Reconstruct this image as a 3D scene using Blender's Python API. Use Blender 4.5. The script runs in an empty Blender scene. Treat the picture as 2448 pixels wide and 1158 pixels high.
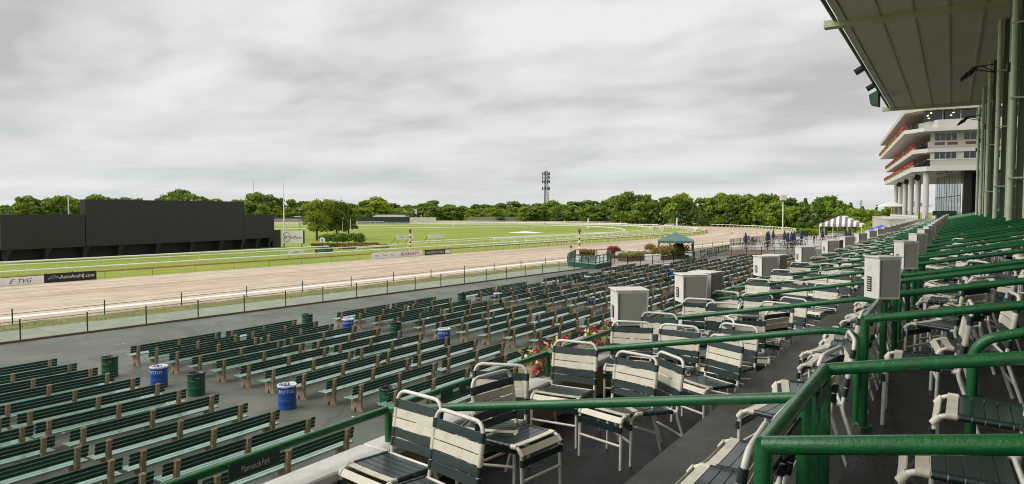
import bpy, math, random
import numpy as np
from mathutils import Vector, Matrix
R = math.radians
random.seed(7)
rng = np.random.default_rng(7)
C = bpy.context.scene.collection
scene = bpy.context.scene

# ------------------------------------------------------------------ camera
EZ = 6.25                       # eye height over the bench concourse
YAW = R(32.8)                   # camera looks this far left of the stand's long axis (+Y)
PITCH = math.atan(74/1632)
cam_d = bpy.data.cameras.new('camera'); cam = bpy.data.objects.new('camera', cam_d); C.objects.link(cam)
cam_d.sensor_width = 36; cam_d.lens = 24; cam_d.clip_start = .05; cam_d.clip_end = 9000
cam.location = (0, 0, EZ); cam.rotation_euler = (math.pi/2-PITCH, 0, YAW)
scene.camera = cam

# ------------------------------------------------------------------ sky, sun, exposure
SUN_EL, SUN_AZ = R(48), R(-134)  # azimuth from +Y, negative towards the track
SKY_STRENGTH = .535
world = bpy.data.worlds.new('World'); scene.world = world; world.use_nodes = True
def build_sky():
    nt = world.node_tree; N = nt.nodes; L = nt.links; N.clear()
    def n(t, **kw):
        x = N.new(t)
        for k, v in kw.items(): setattr(x, k, v)
        return x
    def math_(op, a, b=None, c=None):
        m = n('ShaderNodeMath', operation=op)
        for i, v in enumerate((a, b, c)):
            if v is None: continue
            if isinstance(v, (int, float)): m.inputs[i].default_value = v
            else: L.new(v, m.inputs[i])
        return m.outputs[0]
    tc = n('ShaderNodeTexCoord'); sep = n('ShaderNodeSeparateXYZ'); L.new(tc.outputs['Generated'], sep.inputs[0])
    zz = math_('MAXIMUM', sep.outputs[2], 0.0)
    inv = math_('DIVIDE', 1.0, math_('ADD', zz, .20))
    comb = n('ShaderNodeCombineXYZ')
    L.new(math_('MULTIPLY', sep.outputs[0], inv), comb.inputs[0]); L.new(math_('MULTIPLY', sep.outputs[1], inv), comb.inputs[1])
    rot = n('ShaderNodeMapping'); rot.inputs['Rotation'].default_value = (0, 0, R(-40)); rot.inputs['Scale'].default_value = (.95, 1.35, 1)
    rot.inputs['Location'].default_value = (3.1, 7.4, 0)
    L.new(comb.outputs[0], rot.inputs['Vector'])
    def noise(scale, detail, rough, dist, w):
        x = n('ShaderNodeTexNoise'); x.inputs['Scale'].default_value = scale; x.inputs['Detail'].default_value = detail
        x.inputs['Roughness'].default_value = rough; x.inputs['Distortion'].default_value = dist
        o = n('ShaderNodeVectorMath', operation='ADD'); L.new(rot.outputs[0], o.inputs[0]); o.inputs[1].default_value = (w, w*.7, w*1.3)
        L.new(o.outputs[0], x.inputs['Vector']); return x.outputs[0]
    big = noise(.8, 4, .5, .3, 0); mid = noise(2.2, 5, .5, .4, 5); small = noise(7, 5, .5, .3, 11)
    t = math_('ADD', math_('MULTIPLY', big, .72), math_('ADD', math_('MULTIPLY', mid, .30), math_('MULTIPLY', small, .07)))
    ramp = n('ShaderNodeValToRGB'); e = ramp.color_ramp
    e.elements[0].position = .42; e.elements[0].color = (.55, .548, .545, 1)
    e.elements[1].position = .635; e.elements[1].color = (.91, .905, .89, 1)
    m = e.elements.new(.53); m.color = (.76, .756, .745, 1)
    L.new(t, ramp.inputs[0])
    # the low cloud deck far off is flatter and a little bluer
    far = n('ShaderNodeValToRGB'); far.color_ramp.elements[0].position = .015; far.color_ramp.elements[0].color = (1, 1, 1, 1)
    far.color_ramp.elements[1].position = .16; far.color_ramp.elements[1].color = (0, 0, 0, 1); L.new(zz, far.inputs[0])
    band = n('ShaderNodeTexNoise'); bm = n('ShaderNodeMapping'); bm.inputs['Scale'].default_value = (1.2, 1.2, 26)
    L.new(tc.outputs['Generated'], bm.inputs['Vector']); L.new(bm.outputs[0], band.inputs['Vector'])
    band.inputs['Scale'].default_value = 1.6; band.inputs['Detail'].default_value = 4
    br = n('ShaderNodeValToRGB'); br.color_ramp.elements[0].position = .35; br.color_ramp.elements[0].color = (.64, .69, .71, 1)
    br.color_ramp.elements[1].position = .66; br.color_ramp.elements[1].color = (.88, .90, .90, 1); L.new(band.outputs[0], br.inputs[0])
    mx = n('ShaderNodeMix', data_type='RGBA')
    L.new(math_('MULTIPLY', far.outputs[0], .72), mx.inputs[0]); L.new(ramp.outputs[0], mx.inputs[6]); L.new(br.outputs[0], mx.inputs[7])
    sky = n('ShaderNodeTexSky', sky_type='NISHITA'); sky.sun_disc = False; sky.sun_elevation = SUN_EL; sky.sun_rotation = SUN_AZ
    sc_ = n('ShaderNodeMix', data_type='RGBA', blend_type='MULTIPLY'); sc_.inputs[0].default_value = 1; sc_.inputs[7].default_value = (.1, .1, .1, 1)
    L.new(sky.outputs[0], sc_.inputs[6])
    fin = n('ShaderNodeMix', data_type='RGBA'); fin.inputs[0].default_value = .95        # thick cloud over the clear sky
    L.new(sc_.outputs[2], fin.inputs[6]); L.new(mx.outputs[2], fin.inputs[7])
    bg = n('ShaderNodeBackground'); bg.inputs[1].default_value = SKY_STRENGTH; L.new(fin.outputs[2], bg.inputs[0])
    out = n('ShaderNodeOutputWorld'); L.new(bg.outputs[0], out.inputs[0])
build_sky()
sun_d = bpy.data.lights.new('sun', 'SUN'); sun_d.energy = 1.5; sun_d.angle = R(55); sun_d.color = (1, .95, .87)
sun = bpy.data.objects.new('sun', sun_d); C.objects.link(sun)
_sd = Vector((math.sin(SUN_AZ)*math.cos(SUN_EL), math.cos(SUN_AZ)*math.cos(SUN_EL), math.sin(SUN_EL)))
sun.rotation_euler = _sd.to_track_quat('Z', 'Y').to_euler(); sun.location = (0, 0, 80)
scene.cycles.filter_width = 1.05
vs = scene.view_settings; vs.view_transform = 'Standard'; vs.look = 'None'; vs.exposure = .85; vs.gamma = 1

# ------------------------------------------------------------------ helpers
def survey(px, py, drop):
    """world point seen at a photo pixel, given how far below the eye it lies"""
    a = (px-1224)/1632; b = (579-py)/1632
    F = Vector((-math.sin(YAW)*math.cos(PITCH), math.cos(YAW)*math.cos(PITCH), -math.sin(PITCH)))
    U = Vector((-math.sin(YAW)*math.sin(PITCH), math.cos(YAW)*math.sin(PITCH), math.cos(PITCH)))
    d = F + a*Vector((math.cos(YAW), math.sin(YAW), 0)) + b*U
    return Vector((0, 0, EZ)) + d*(-drop/d.z)
def at_depth(px, depth, z):
    """point on the vertical line through a photo column, depth metres ahead, at height z"""
    xc = (px-1224)/1632*depth
    return Vector((math.cos(YAW)*xc-math.sin(YAW)*depth, math.sin(YAW)*xc+math.cos(YAW)*depth, z))
def height(py, depth): return EZ+(505-py)/1632*depth
def pix(p):
    d = Vector(p)-Vector((0, 0, EZ))
    x = d.x*math.cos(YAW)+d.y*math.sin(YAW); f = -d.x*math.sin(YAW)+d.y*math.cos(YAW)
    z = f*math.cos(PITCH)-d.z*math.sin(PITCH); y = d.z*math.cos(PITCH)+f*math.sin(PITCH)
    if z <= .05: return None
    return 1224+1632*x/z, 579-1632*y/z
def in_view(pts, m=40):
    q = [pix(p) for p in pts]; q = [a for a in q if a]
    return bool(q) and max(a[0] for a in q) > -m and min(a[0] for a in q) < 2448+m and min(a[1] for a in q) < 1158+m and max(a[1] for a in q) > -m

class MB:
    def __init__(s): s.v = []; s.f = []; s.m = []; s.sm = []
    def add(s, vs, fs, mi=0, smooth=False):
        b = len(s.v); s.v += [tuple(v) for v in vs]; s.f += [tuple(i+b for i in f) for f in fs]; s.m += [mi]*len(fs); s.sm += [smooth]*len(fs); return s
    def box(s, x0, x1, y0, y1, z0, z1, mi=0, M=None):
        vs = [Vector((x, y, z)) for z in (z0, z1) for x, y in ((x0, y0), (x1, y0), (x1, y1), (x0, y1))]
        if M: vs = [M@v for v in vs]
        return s.add(vs, [(3, 2, 1, 0), (4, 5, 6, 7), (0, 1, 5, 4), (1, 2, 6, 5), (2, 3, 7, 6), (3, 0, 4, 7)], mi)
    def cbox(s, c, size, mi=0, M=None, bev=0):
        x, y, z = c; a, b, h = size[0]/2, size[1]/2, size[2]/2
        if not bev: return s.box(x-a, x+a, y-b, y+b, z-h, z+h, mi, M)
        e = bev; vs = []
        for zz, k in ((z-h, e), (z-h+e, 0), (z+h-e, 0), (z+h, e)):
            for px_, py_ in ((-a+k, -b+k+e), (-a+k+e, -b+k), (a-k-e, -b+k), (a-k, -b+k+e), (a-k, b-k-e), (a-k-e, b-k), (-a+k+e, b-k), (-a+k, b-k-e)):
                vs.append(Vector((x+px_, y+py_, zz)))
        if M: vs = [M@v for v in vs]
        fs = [tuple(range(7, -1, -1)), tuple(range(24, 32))]
        for r in range(3):
            for i in range(8): j = (i+1) % 8; fs.append((r*8+i, r*8+j, r*8+8+j, r*8+8+i))
        return s.add(vs, fs, mi)
    def tube(s, pts, r, n=8, mi=0, cap=True, smooth=True, closed=False):
        pts = [Vector(p) for p in pts]; k = len(pts); rr = r if isinstance(r, (list, tuple)) else [r]*k
        vs = []; fs = []; ref = None
        for i, p in enumerate(pts):
            if closed: d = (pts[(i+1) % k]-pts[i-1])
            else: d = (pts[min(i+1, k-1)]-pts[max(i-1, 0)])
            d = d.normalized() if d.length > 1e-9 else Vector((0, 0, 1))
            if ref is None: ref = Vector((0, 0, 1)) if abs(d.z) < .9 else Vector((1, 0, 0))
            a = d.cross(ref); a = a.normalized() if a.length > 1e-6 else d.orthogonal().normalized()
            b = d.cross(a); ref = -b if False else ref
            if i > 0:
                a = (pa-d*pa.dot(d)); a = a.normalized() if a.length > 1e-6 else d.orthogonal().normalized(); b = d.cross(a)
            pa = a
            sc = 1.0
            if 0 < i < k-1:
                c = (pts[i]-pts[i-1]).normalized().dot((pts[i+1]-pts[i]).normalized()); sc = 1/max(.6, math.sqrt(max(.1, (1+c)/2)))
            for j in range(n):
                t = 2*math.pi*j/n; vs.append(p+(a*math.cos(t)+b*math.sin(t))*rr[i]*(1+(sc-1)*.5))
        for i in range(k if closed else k-1):
            i2 = (i+1) % k
            for j in range(n): j2 = (j+1) % n; fs.append((i*n+j, i*n+j2, i2*n+j2, i2*n+j))
        s.add(vs, fs, mi, smooth)
        if cap and not closed: s.add(vs[:n], [tuple(range(n-1, -1, -1))], mi); s.add(vs[-n:], [tuple(range(n))], mi)
        return s
    def lathe(s, prof, n=20, mi=0, c=(0, 0, 0), smooth=True):
        vs = []; fs = []
        for r, z in prof:
            for j in range(n): t = 2*math.pi*j/n; vs.append((c[0]+r*math.cos(t), c[1]+r*math.sin(t), c[2]+z))
        for i in range(len(prof)-1):
            for j in range(n): j2 = (j+1) % n; fs.append((i*n+j, i*n+j2, (i+1)*n+j2, (i+1)*n+j))
        return s.add(vs, fs, mi, smooth)
    def prism(s, poly, z0, z1, mi=0):
        k = len(poly); vs = [(p[0], p[1], z0) for p in poly]+[(p[0], p[1], z1) for p in poly]
        return s.add(vs, [tuple(range(k-1, -1, -1)), tuple(range(k, 2*k))]+[(i, (i+1) % k, k+(i+1) % k, k+i) for i in range(k)], mi)
    def extrude(s, poly, A, B, mi=0):
        """poly of 3-vectors at A; swept by B-A"""
        k = len(poly); d = Vector(B)-Vector(A); vs = [Vector(p) for p in poly]+[Vector(p)+d for p in poly]
        return s.add(vs, [tuple(range(k)), tuple(range(2*k-1, k-1, -1))]+[(i, k+i, k+(i+1) % k, (i+1) % k) for i in range(k)], mi)
    def mesh(s, name, mats):
        me = bpy.data.meshes.new(name); me.from_pydata(s.v, [], s.f)
        for m in (mats if isinstance(mats, (list, tuple)) else [mats]): me.materials.append(m)
        me.polygons.foreach_set('material_index', s.m); me.polygons.foreach_set('use_smooth', s.sm); me.update(); return me
    def build(s, name, mats, parent=None, **tags):
        return link(name, s.mesh(name, mats), parent, **tags)
def link(name, data, parent=None, label=None, cat=None, group=None, kind=None, M=None):
    o = bpy.data.objects.new(name, data); C.objects.link(o)
    if parent: o.parent = parent
    if M is not None: o.matrix_local = M
    if label: o['label'] = label
    if cat: o['category'] = cat
    if group: o['group'] = group
    if kind: o['kind'] = kind
    return o
def thing(name, label, cat, loc=(0, 0, 0), rz=0, group=None):
    o = link(name, None, None, label, cat, group); o.location = loc; o.rotation_euler = (0, 0, rz); o.empty_display_size = .2; return o
def copy_tree(o, parent=None):
    c = o.copy(); C.objects.link(c)
    if parent: c.parent = parent
    for ch in list(o.children): copy_tree(ch, c)
    return c
def dup(o, loc, rz, label=None):
    c = copy_tree(o); c.location = loc; c.rotation_euler = (0, 0, rz)
    if label: c['label'] = label
    return c
ONES = 'first second third fourth fifth sixth seventh eighth ninth tenth eleventh twelfth thirteenth fourteenth fifteenth sixteenth seventeenth eighteenth nineteenth'.split()
TENS = 'twenty thirty forty fifty sixty seventy eighty ninety'.split()
def ordinal(n):
    if n < 20: return ONES[n-1]
    t, o = divmod(n, 10); return TENS[t-2][:-1]+'ieth' if o == 0 else TENS[t-2]+'-'+ONES[o-1]
def fillet(pts, r, seg=5):
    pts = [Vector(p) for p in pts]; out = [pts[0]]
    for i in range(1, len(pts)-1):
        a = pts[i-1]-pts[i]; b = pts[i+1]-pts[i]; k = min(r, a.length*.49, b.length*.49); p0 = pts[i]+a.normalized()*k; p1 = pts[i]+b.normalized()*k
        for j in range(seg+1): t = j/seg; out.append(p0*(1-t)**2+pts[i]*2*t*(1-t)+p1*t*t)
    return out+[pts[-1]]
def text_geo(s, w=None, h=None, shear=0.0):
    """2D filled lettering centred on 0: returns verts, faces"""
    cu = bpy.data.curves.new('lettering', 'FONT'); cu.body = s; cu.size = 1; cu.resolution_u = 2; cu.shear = shear
    o = bpy.data.objects.new('lettering', cu); C.objects.link(o)
    bpy.context.view_layer.update()
    me = bpy.data.meshes.new_from_object(o.evaluated_get(bpy.context.evaluated_depsgraph_get()))
    vs = [v.co.copy() for v in me.vertices]; fs = [tuple(p.vertices) for p in me.polygons]
    bpy.data.objects.remove(o); bpy.data.curves.remove(cu); bpy.data.meshes.remove(me)
    x0 = min(v.x for v in vs); x1 = max(v.x for v in vs); y0 = min(v.y for v in vs); y1 = max(v.y for v in vs)
    sx = (w/(x1-x0)) if w else (h/(y1-y0)); sy = (h/(y1-y0)) if h else sx
    return [Vector(((v.x-(x0+x1)/2)*sx, (v.y-(y0+y1)/2)*sy, 0)) for v in vs], fs
def sign_text(name, s, O, ex, ey, w, h, mat, parent, shear=0.0, off=.012):
    vs, fs = text_geo(s, w, h, shear); ex = Vector(ex).normalized(); ey = Vector(ey).normalized(); n = ex.cross(ey)
    return MB().add([Vector(O)+ex*v.x+ey*v.y+n*off for v in vs], fs).build(name, mat, parent)

# ------------------------------------------------------------------ materials
def mat(name, col, rough=.6, var=.15, scale=4.0, bump=0.0, bscale=30.0, coat=0.0, metal=0.0, spec=.5, dirt=None, dscale=2.0, damt=.5, coords='Object', obj_var=0.0, isl=0.0, trans=0.0, rvar=0.0, cracks=False, crack_col=(.16, .155, .14), crack_scale=.55):
    m = bpy.data.materials.new(name); m.use_nodes = True; nt = m.node_tree; N = nt.nodes; L = nt.links
    p = N['Principled BSDF']; p.inputs['Roughness'].default_value = rough; p.inputs['Metallic'].default_value = metal
    p.inputs['Specular IOR Level'].default_value = spec; p.inputs['Coat Weight'].default_value = coat; p.inputs['Coat Roughness'].default_value = .12
    tc = N.new('ShaderNodeTexCoord')
    def noise(sc, det=5, rg=.6):
        x = N.new('ShaderNodeTexNoise'); x.inputs['Scale'].default_value = sc; x.inputs['Detail'].default_value = det; x.inputs['Roughness'].default_value = rg
        L.new(tc.outputs[coords], x.inputs['Vector']); return x.outputs[0]
    hsv = N.new('ShaderNodeHueSaturation'); hsv.inputs['Color'].default_value = (*col, 1)
    f = noise(scale)
    mr = N.new('ShaderNodeMapRange'); mr.inputs[1].default_value = .25; mr.inputs[2].default_value = .75; mr.inputs[3].default_value = 1-var; mr.inputs[4].default_value = 1+var; L.new(f, mr.inputs[0])
    val = mr.outputs[0]
    def mul(a, b):
        x = N.new('ShaderNodeMath'); x.operation = 'MULTIPLY'; L.new(a, x.inputs[0]); L.new(b, x.inputs[1]); return x.outputs[0]
    def ranged(src, k):
        x = N.new('ShaderNodeMapRange'); x.inputs[3].default_value = 1-k; x.inputs[4].default_value = 1+k; L.new(src, x.inputs[0]); return x.outputs[0]
    if obj_var: oi = N.new('ShaderNodeObjectInfo'); val = mul(val, ranged(oi.outputs['Random'], obj_var))
    if isl: ge = N.new('ShaderNodeNewGeometry'); val = mul(val, ranged(ge.outputs['Random Per Island'], isl))
    L.new(val, hsv.inputs['Value'])
    colr = hsv.outputs[0]
    if dirt:
        d = noise(dscale, 7, .65); r = N.new('ShaderNodeValToRGB'); r.color_ramp.elements[0].position = .5; r.color_ramp.elements[1].position = .7; L.new(d, r.inputs[0])
        k = N.new('ShaderNodeMath'); k.operation = 'MULTIPLY'; k.inputs[1].default_value = damt; L.new(r.outputs[0], k.inputs[0])
        mx = N.new('ShaderNodeMix'); mx.data_type = 'RGBA'; L.new(k.outputs[0], mx.inputs[0]); L.new(colr, mx.inputs[6]); mx.inputs[7].default_value = (*dirt, 1); colr = mx.outputs[2]
    if cracks:
        v = N.new('ShaderNodeTexVoronoi'); v.feature = 'DISTANCE_TO_EDGE'; v.inputs['Scale'].default_value = crack_scale
        wn = N.new('ShaderNodeTexNoise'); wn.inputs['Scale'].default_value = 5; wn.inputs['Detail'].default_value = 5; L.new(tc.outputs[coords], wn.inputs['Vector'])
        wa = N.new('ShaderNodeVectorMath'); wa.operation = 'MULTIPLY_ADD'; L.new(wn.outputs['Color'], wa.inputs[0]); wa.inputs[1].default_value = (.35, .35, .35); L.new(tc.outputs[coords], wa.inputs[2]); L.new(wa.outputs[0], v.inputs['Vector'])
        cr = N.new('ShaderNodeValToRGB'); cr.color_ramp.elements[0].color = (.55, .55, .55, 1); cr.color_ramp.elements[1].position = .012*min(1, .25/crack_scale); cr.color_ramp.elements[1].color = (0, 0, 0, 1); L.new(v.outputs['Distance'], cr.inputs[0])
        cm_ = N.new('ShaderNodeMix'); cm_.data_type = 'RGBA'; L.new(cr.outputs[0], cm_.inputs[0]); L.new(colr, cm_.inputs[6]); cm_.inputs[7].default_value = (*crack_col, 1); colr = cm_.outputs[2]
    L.new(colr, p.inputs['Base Color'])
    if rvar:
        rr = N.new('ShaderNodeMapRange'); rr.inputs[1].default_value = .35; rr.inputs[2].default_value = .65; rr.inputs[3].default_value = max(.02, rough-rvar); rr.inputs[4].default_value = min(1, rough+rvar); L.new(noise(scale*.6), rr.inputs[0]); L.new(rr.outputs[0], p.inputs['Roughness'])
    if bump:
        b = N.new('ShaderNodeBump'); b.inputs['Strength'].default_value = bump; b.inputs['Distance'].default_value = .02; L.new(noise(bscale), b.inputs['Height']); L.new(b.outputs[0], p.inputs['Normal'])
    if trans:
        out = N['Material Output']; tr = N.new('ShaderNodeBsdfTranslucent'); L.new(colr, tr.inputs[0]); ms = N.new('ShaderNodeMixShader'); ms.inputs[0].default_value = trans
        L.new(p.outputs[0], ms.inputs[1]); L.new(tr.outputs[0], ms.inputs[2]); L.new(ms.outputs[0], out.inputs['Surface'])
    return m
def glass_mat(name, col, rough=.03):
    m = bpy.data.materials.new(name); m.use_nodes = True; p = m.node_tree.nodes['Principled BSDF']
    p.inputs['Base Color'].default_value = (*col, 1); p.inputs['Roughness'].default_value = rough; p.inputs['Specular IOR Level'].default_value = .8; return m
def emit_mat(name, col, s):
    m = bpy.data.materials.new(name); m.use_nodes = True; p = m.node_tree.nodes['Principled BSDF']
    p.inputs['Emission Color'].default_value = (*col, 1); p.inputs['Emission Strength'].default_value = s; return m
M = {}
M['rail_green'] = mat('rail_green_paint', (.004, .13, .032), .32, .22, 7, .28, 45, coat=.35, dirt=(.015, .075, .035), dscale=9, damt=.55, rvar=.12)
M['bench_seat'] = mat('wet_bench_paint_sky_sheen', (.15, .315, .235), .25, .2, 3, .1, 40, coat=.9, dirt=(.05, .12, .09), dscale=4, damt=.65, obj_var=.25)  # mint base lightened to include the sky's reflection on the wet green boards
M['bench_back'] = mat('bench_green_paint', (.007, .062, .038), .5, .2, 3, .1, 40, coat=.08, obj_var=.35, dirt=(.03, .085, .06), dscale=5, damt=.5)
M['concrete_leg'] = mat('bench_concrete', (.36, .28, .18), .85, .3, 9, .5, 50, dirt=(.13, .10, .06), dscale=7, damt=.6, obj_var=.15)
M['drum_blue'] = mat('blue_drum_paint', (.012, .085, .40), .4, .15, 5, coat=.2, dirt=(.03, .06, .2), dscale=6, damt=.4)
M['drum_green'] = mat('green_drum_paint', (.008, .095, .045), .4, .15, 5, coat=.2, dirt=(.02, .05, .03), dscale=6, damt=.4)
M['bag_white'] = mat('white_bin_liner', (.68, .70, .72), .35, .1, 12, .5, 25)
M['bag_black'] = mat('black_bin_liner', (.012, .012, .013), .3, .1, 12, .5, 25)
M['white_paint'] = mat('white_print', (.78, .78, .77), .5, .05)
M['black'] = mat('black_paint', (.012, .012, .013), .45, .2)
M['chair_frame'] = mat('white_chair_tube', (.83, .81, .76), .35, .1, 12, dirt=(.45, .41, .33), dscale=22, damt=.45, coat=.2, obj_var=.06)
M['strap_white'] = mat('cream_vinyl_strap', (.82, .78, .66), .38, .09, 9, dirt=(.45, .38, .25), dscale=9, damt=.6, coat=.2, obj_var=.08)
M['strap_dark'] = mat('dark_green_vinyl_strap', (.012, .036, .036), .3, .2, 9, .3, 90, coat=.55, obj_var=.15)
M['floor_wet'] = mat('wet_terrace_concrete', (.007, .007, .0065), .36, .3, .9, .35, 45, dirt=(.028, .028, .025), dscale=1.1, damt=.55, spec=.5, rvar=.2, cracks=True)
M['tread'] = mat('terrace_step_concrete', (.058, .061, .052), .55, .25, 1.3, .4, 50, dirt=(.032, .032, .029), dscale=2.2, damt=.6, rvar=.15, cracks=True)
M['wall_tan'] = mat('tan_painted_wall', (.34, .28, .17), .75, .15, 3, .3, 40, dirt=(.22, .17, .09), dscale=3, damt=.5)
M['coping'] = mat('white_coping', (.68, .67, .64), .5, .08, 5, .3, 50, dirt=(.45, .42, .36), dscale=4, damt=.5)
M['asphalt'] = mat('green_grey_asphalt', (.100, .115, .090), .55, .25, .35, .3, 25, dirt=(.175, .178, .145), dscale=.45, damt=.75, rvar=.2, cracks=True, crack_col=(.04, .042, .035), crack_scale=.16)
M['slab'] = mat('pale_green_concrete', (.26, .31, .23), .6, .15, .6, .2, 20, dirt=(.43, .37, .25), dscale=.7, damt=.7, rvar=.2, obj_var=.08)
M['verge'] = mat('rough_verge_soil', (.20, .19, .06), .9, .4, .9, .6, 12, dirt=(.15, .20, .035), dscale=1.4, damt=.8)
M['grass'] = mat('turf_grass', (.18, .27, .014), .85, .26, .03, .3, 3, dirt=(.25, .27, .018), dscale=.11, damt=.6)
M['blade'] = mat('grass_blade', (.15, .22, .03), .7, .3, .3, isl=.4)
M['rail_white'] = mat('white_running_rail', (.90, .90, .85), .4, .04, 2)
M['rail_brown'] = mat('brown_running_rail', (.36, .25, .09), .55, .25, .7)
M['fence_green'] = mat('dark_green_fence_post', (.012, .062, .035), .45, .2, 4)
M['wire'] = mat('green_chain_link_wire', (.05, .10, .065), .5, .1)
M['board'] = mat('dark_display_panel', (.028, .028, .029), .55, .12, .4, coat=0)
M['board_gap'] = mat('black_skirt', (.010, .011, .012), .6, .3, .8)
M['sign_white'] = mat('white_sign_vinyl', (.88, .88, .87), .5, .04, .6, dirt=(.68, .66, .6), dscale=1.5, damt=.25)
M['sign_black'] = mat('black_sign_vinyl', (.016, .016, .018), .45, .1)
M['sign_green'] = mat('dark_green_sign', (.012, .055, .035), .5, .1)
M['ink'] = mat('dark_ink', (.02, .025, .03), .6, .05)
M['ink_red'] = mat('red_ink', (.52, .012, .03), .6, .05)
M['ink_green'] = mat('green_ink', (.02, .28, .10), .6, .05)
M['ink_blue'] = mat('pale_blue_ink', (.25, .45, .55), .6, .05)
M['monitor'] = mat('white_monitor_box', (.82, .81, .76), .5, .07, 5, .05, 40, dirt=(.48, .45, .36), dscale=6, damt=.4, obj_var=.05)
M['monitor_face'] = mat('grey_monitor_panel', (.42, .42, .375), .55, .07, 6)
M['soffit'] = mat('olive_soffit_panel', (.66, .595, .46), .8, .07, .8, .1, 30, obj_var=.03)
M['soffit_trim'] = mat('sage_soffit_trim', (.52, .52, .37), .6, .1, 1)
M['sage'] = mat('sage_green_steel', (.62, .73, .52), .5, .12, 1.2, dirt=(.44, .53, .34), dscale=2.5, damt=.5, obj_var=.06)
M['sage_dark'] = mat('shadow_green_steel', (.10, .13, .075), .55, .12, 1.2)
M['yellow_pipe'] = mat('yellowed_conduit', (.42, .33, .06), .5, .15, 2)
M['dark_metal'] = mat('dark_lamp_metal', (.018, .02, .018), .5, .2, 4)
M['stucco'] = mat('pale_stucco', (.50, .485, .43), .8, .06, .5, .1, 20, dirt=(.50, .47, .40), dscale=.6, damt=.4)
M['stucco_white'] = mat('white_stucco', (.62, .61, .57), .7, .05, .5)
M['window'] = glass_mat('dark_window_glass', (.02, .024, .024))
M['brown_vent'] = mat('brown_vent', (.12, .07, .05), .6, .2)
M['interior'] = mat('dark_interior', (.055, .045, .033), .8, .3, .3)
M['deck_green'] = mat('dark_green_boards', (.010, .075, .045), .5, .2, 2)
M['canvas_green'] = mat('green_canvas', (.10, .20, .165), .7, .12, .8)
M['canvas_blue'] = mat('blue_canvas', (.03, .12, .55), .6, .1)
M['canvas_navy'] = mat('navy_canvas', (.012, .022, .075), .7, .2, 5)
M['canvas_white'] = mat('white_canvas', (.80, .80, .80), .6, .04)
M['canvas_grey'] = mat('grey_canvas_stripe', (.20, .19, .21), .6, .05)
M['iron'] = mat('black_iron', (.012, .013, .013), .45, .2)
M['paver'] = mat('wet_patio_paving', (.52, .47, .43), .35, .15, .3, rvar=.2, dirt=(.36, .30, .26), dscale=.3, damt=.5)
M['bed'] = mat('brown_mulch_bed', (.14, .095, .06), .9, .3, .5)
M['petal_red'] = mat('red_petals', (.46, .010, .03), .6, .1, isl=.35, trans=.2)
M['petal_pink'] = mat('pink_petals', (.70, .06, .15), .6, .1, isl=.35, trans=.2)
M['petal_cream'] = mat('cream_petals', (.75, .72, .45), .6, .1, isl=.15, trans=.2)
M['petal_coral'] = mat('coral_petals', (.42, .095, .07), .7, .15, isl=.4, trans=.2)
M['leaf'] = mat('summer_leaf', (.185, .275, .030), .6, .18, .25, obj_var=.28, isl=.45, trans=.28)
M['leaf_light'] = mat('light_summer_leaf', (.27, .355, .028), .6, .18, .25, obj_var=.22, isl=.4, trans=.28)
M['leaf_dark'] = mat('dark_pine_needles', (.105, .175, .032), .65, .2, .3, obj_var=.25, isl=.45, trans=.15)
M['bark'] = mat('tree_bark', (.085, .065, .045), .9, .3, 3, .4, 20)
M['tower_steel'] = mat('tower_steel', (.16, .165, .17), .5, .2, .5)
M['tower_dark'] = mat('antenna_panels', (.07, .07, .075), .5, .2)
M['screen_dark'] = mat('dark_slate_screening', (.018, .040, .040), .7, .2, .2)
M['roof_grey'] = mat('grey_shingle_roof', (.34, .32, .29), .85, .15, .5)
M['roof_brown'] = mat('tan_roof', (.42, .31, .20), .85, .15, .5)
M['wall_beige'] = mat('beige_house_wall', (.55, .46, .36), .8, .1, .4)
M['wall_grey'] = mat('weathered_grey_wall', (.28, .26, .22), .85, .2, .1)
M['red_pole'] = mat('red_band_paint', (.32, .035, .025), .5, .1)
M['lamp_glow'] = emit_mat('lit_downlight', (1, .72, .35), 4)
M['skin'] = mat('skin', (.45, .26, .18), .6, .05)
M['cloth_dark'] = mat('dark_clothes', (.02, .022, .03), .8, .2)
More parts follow.
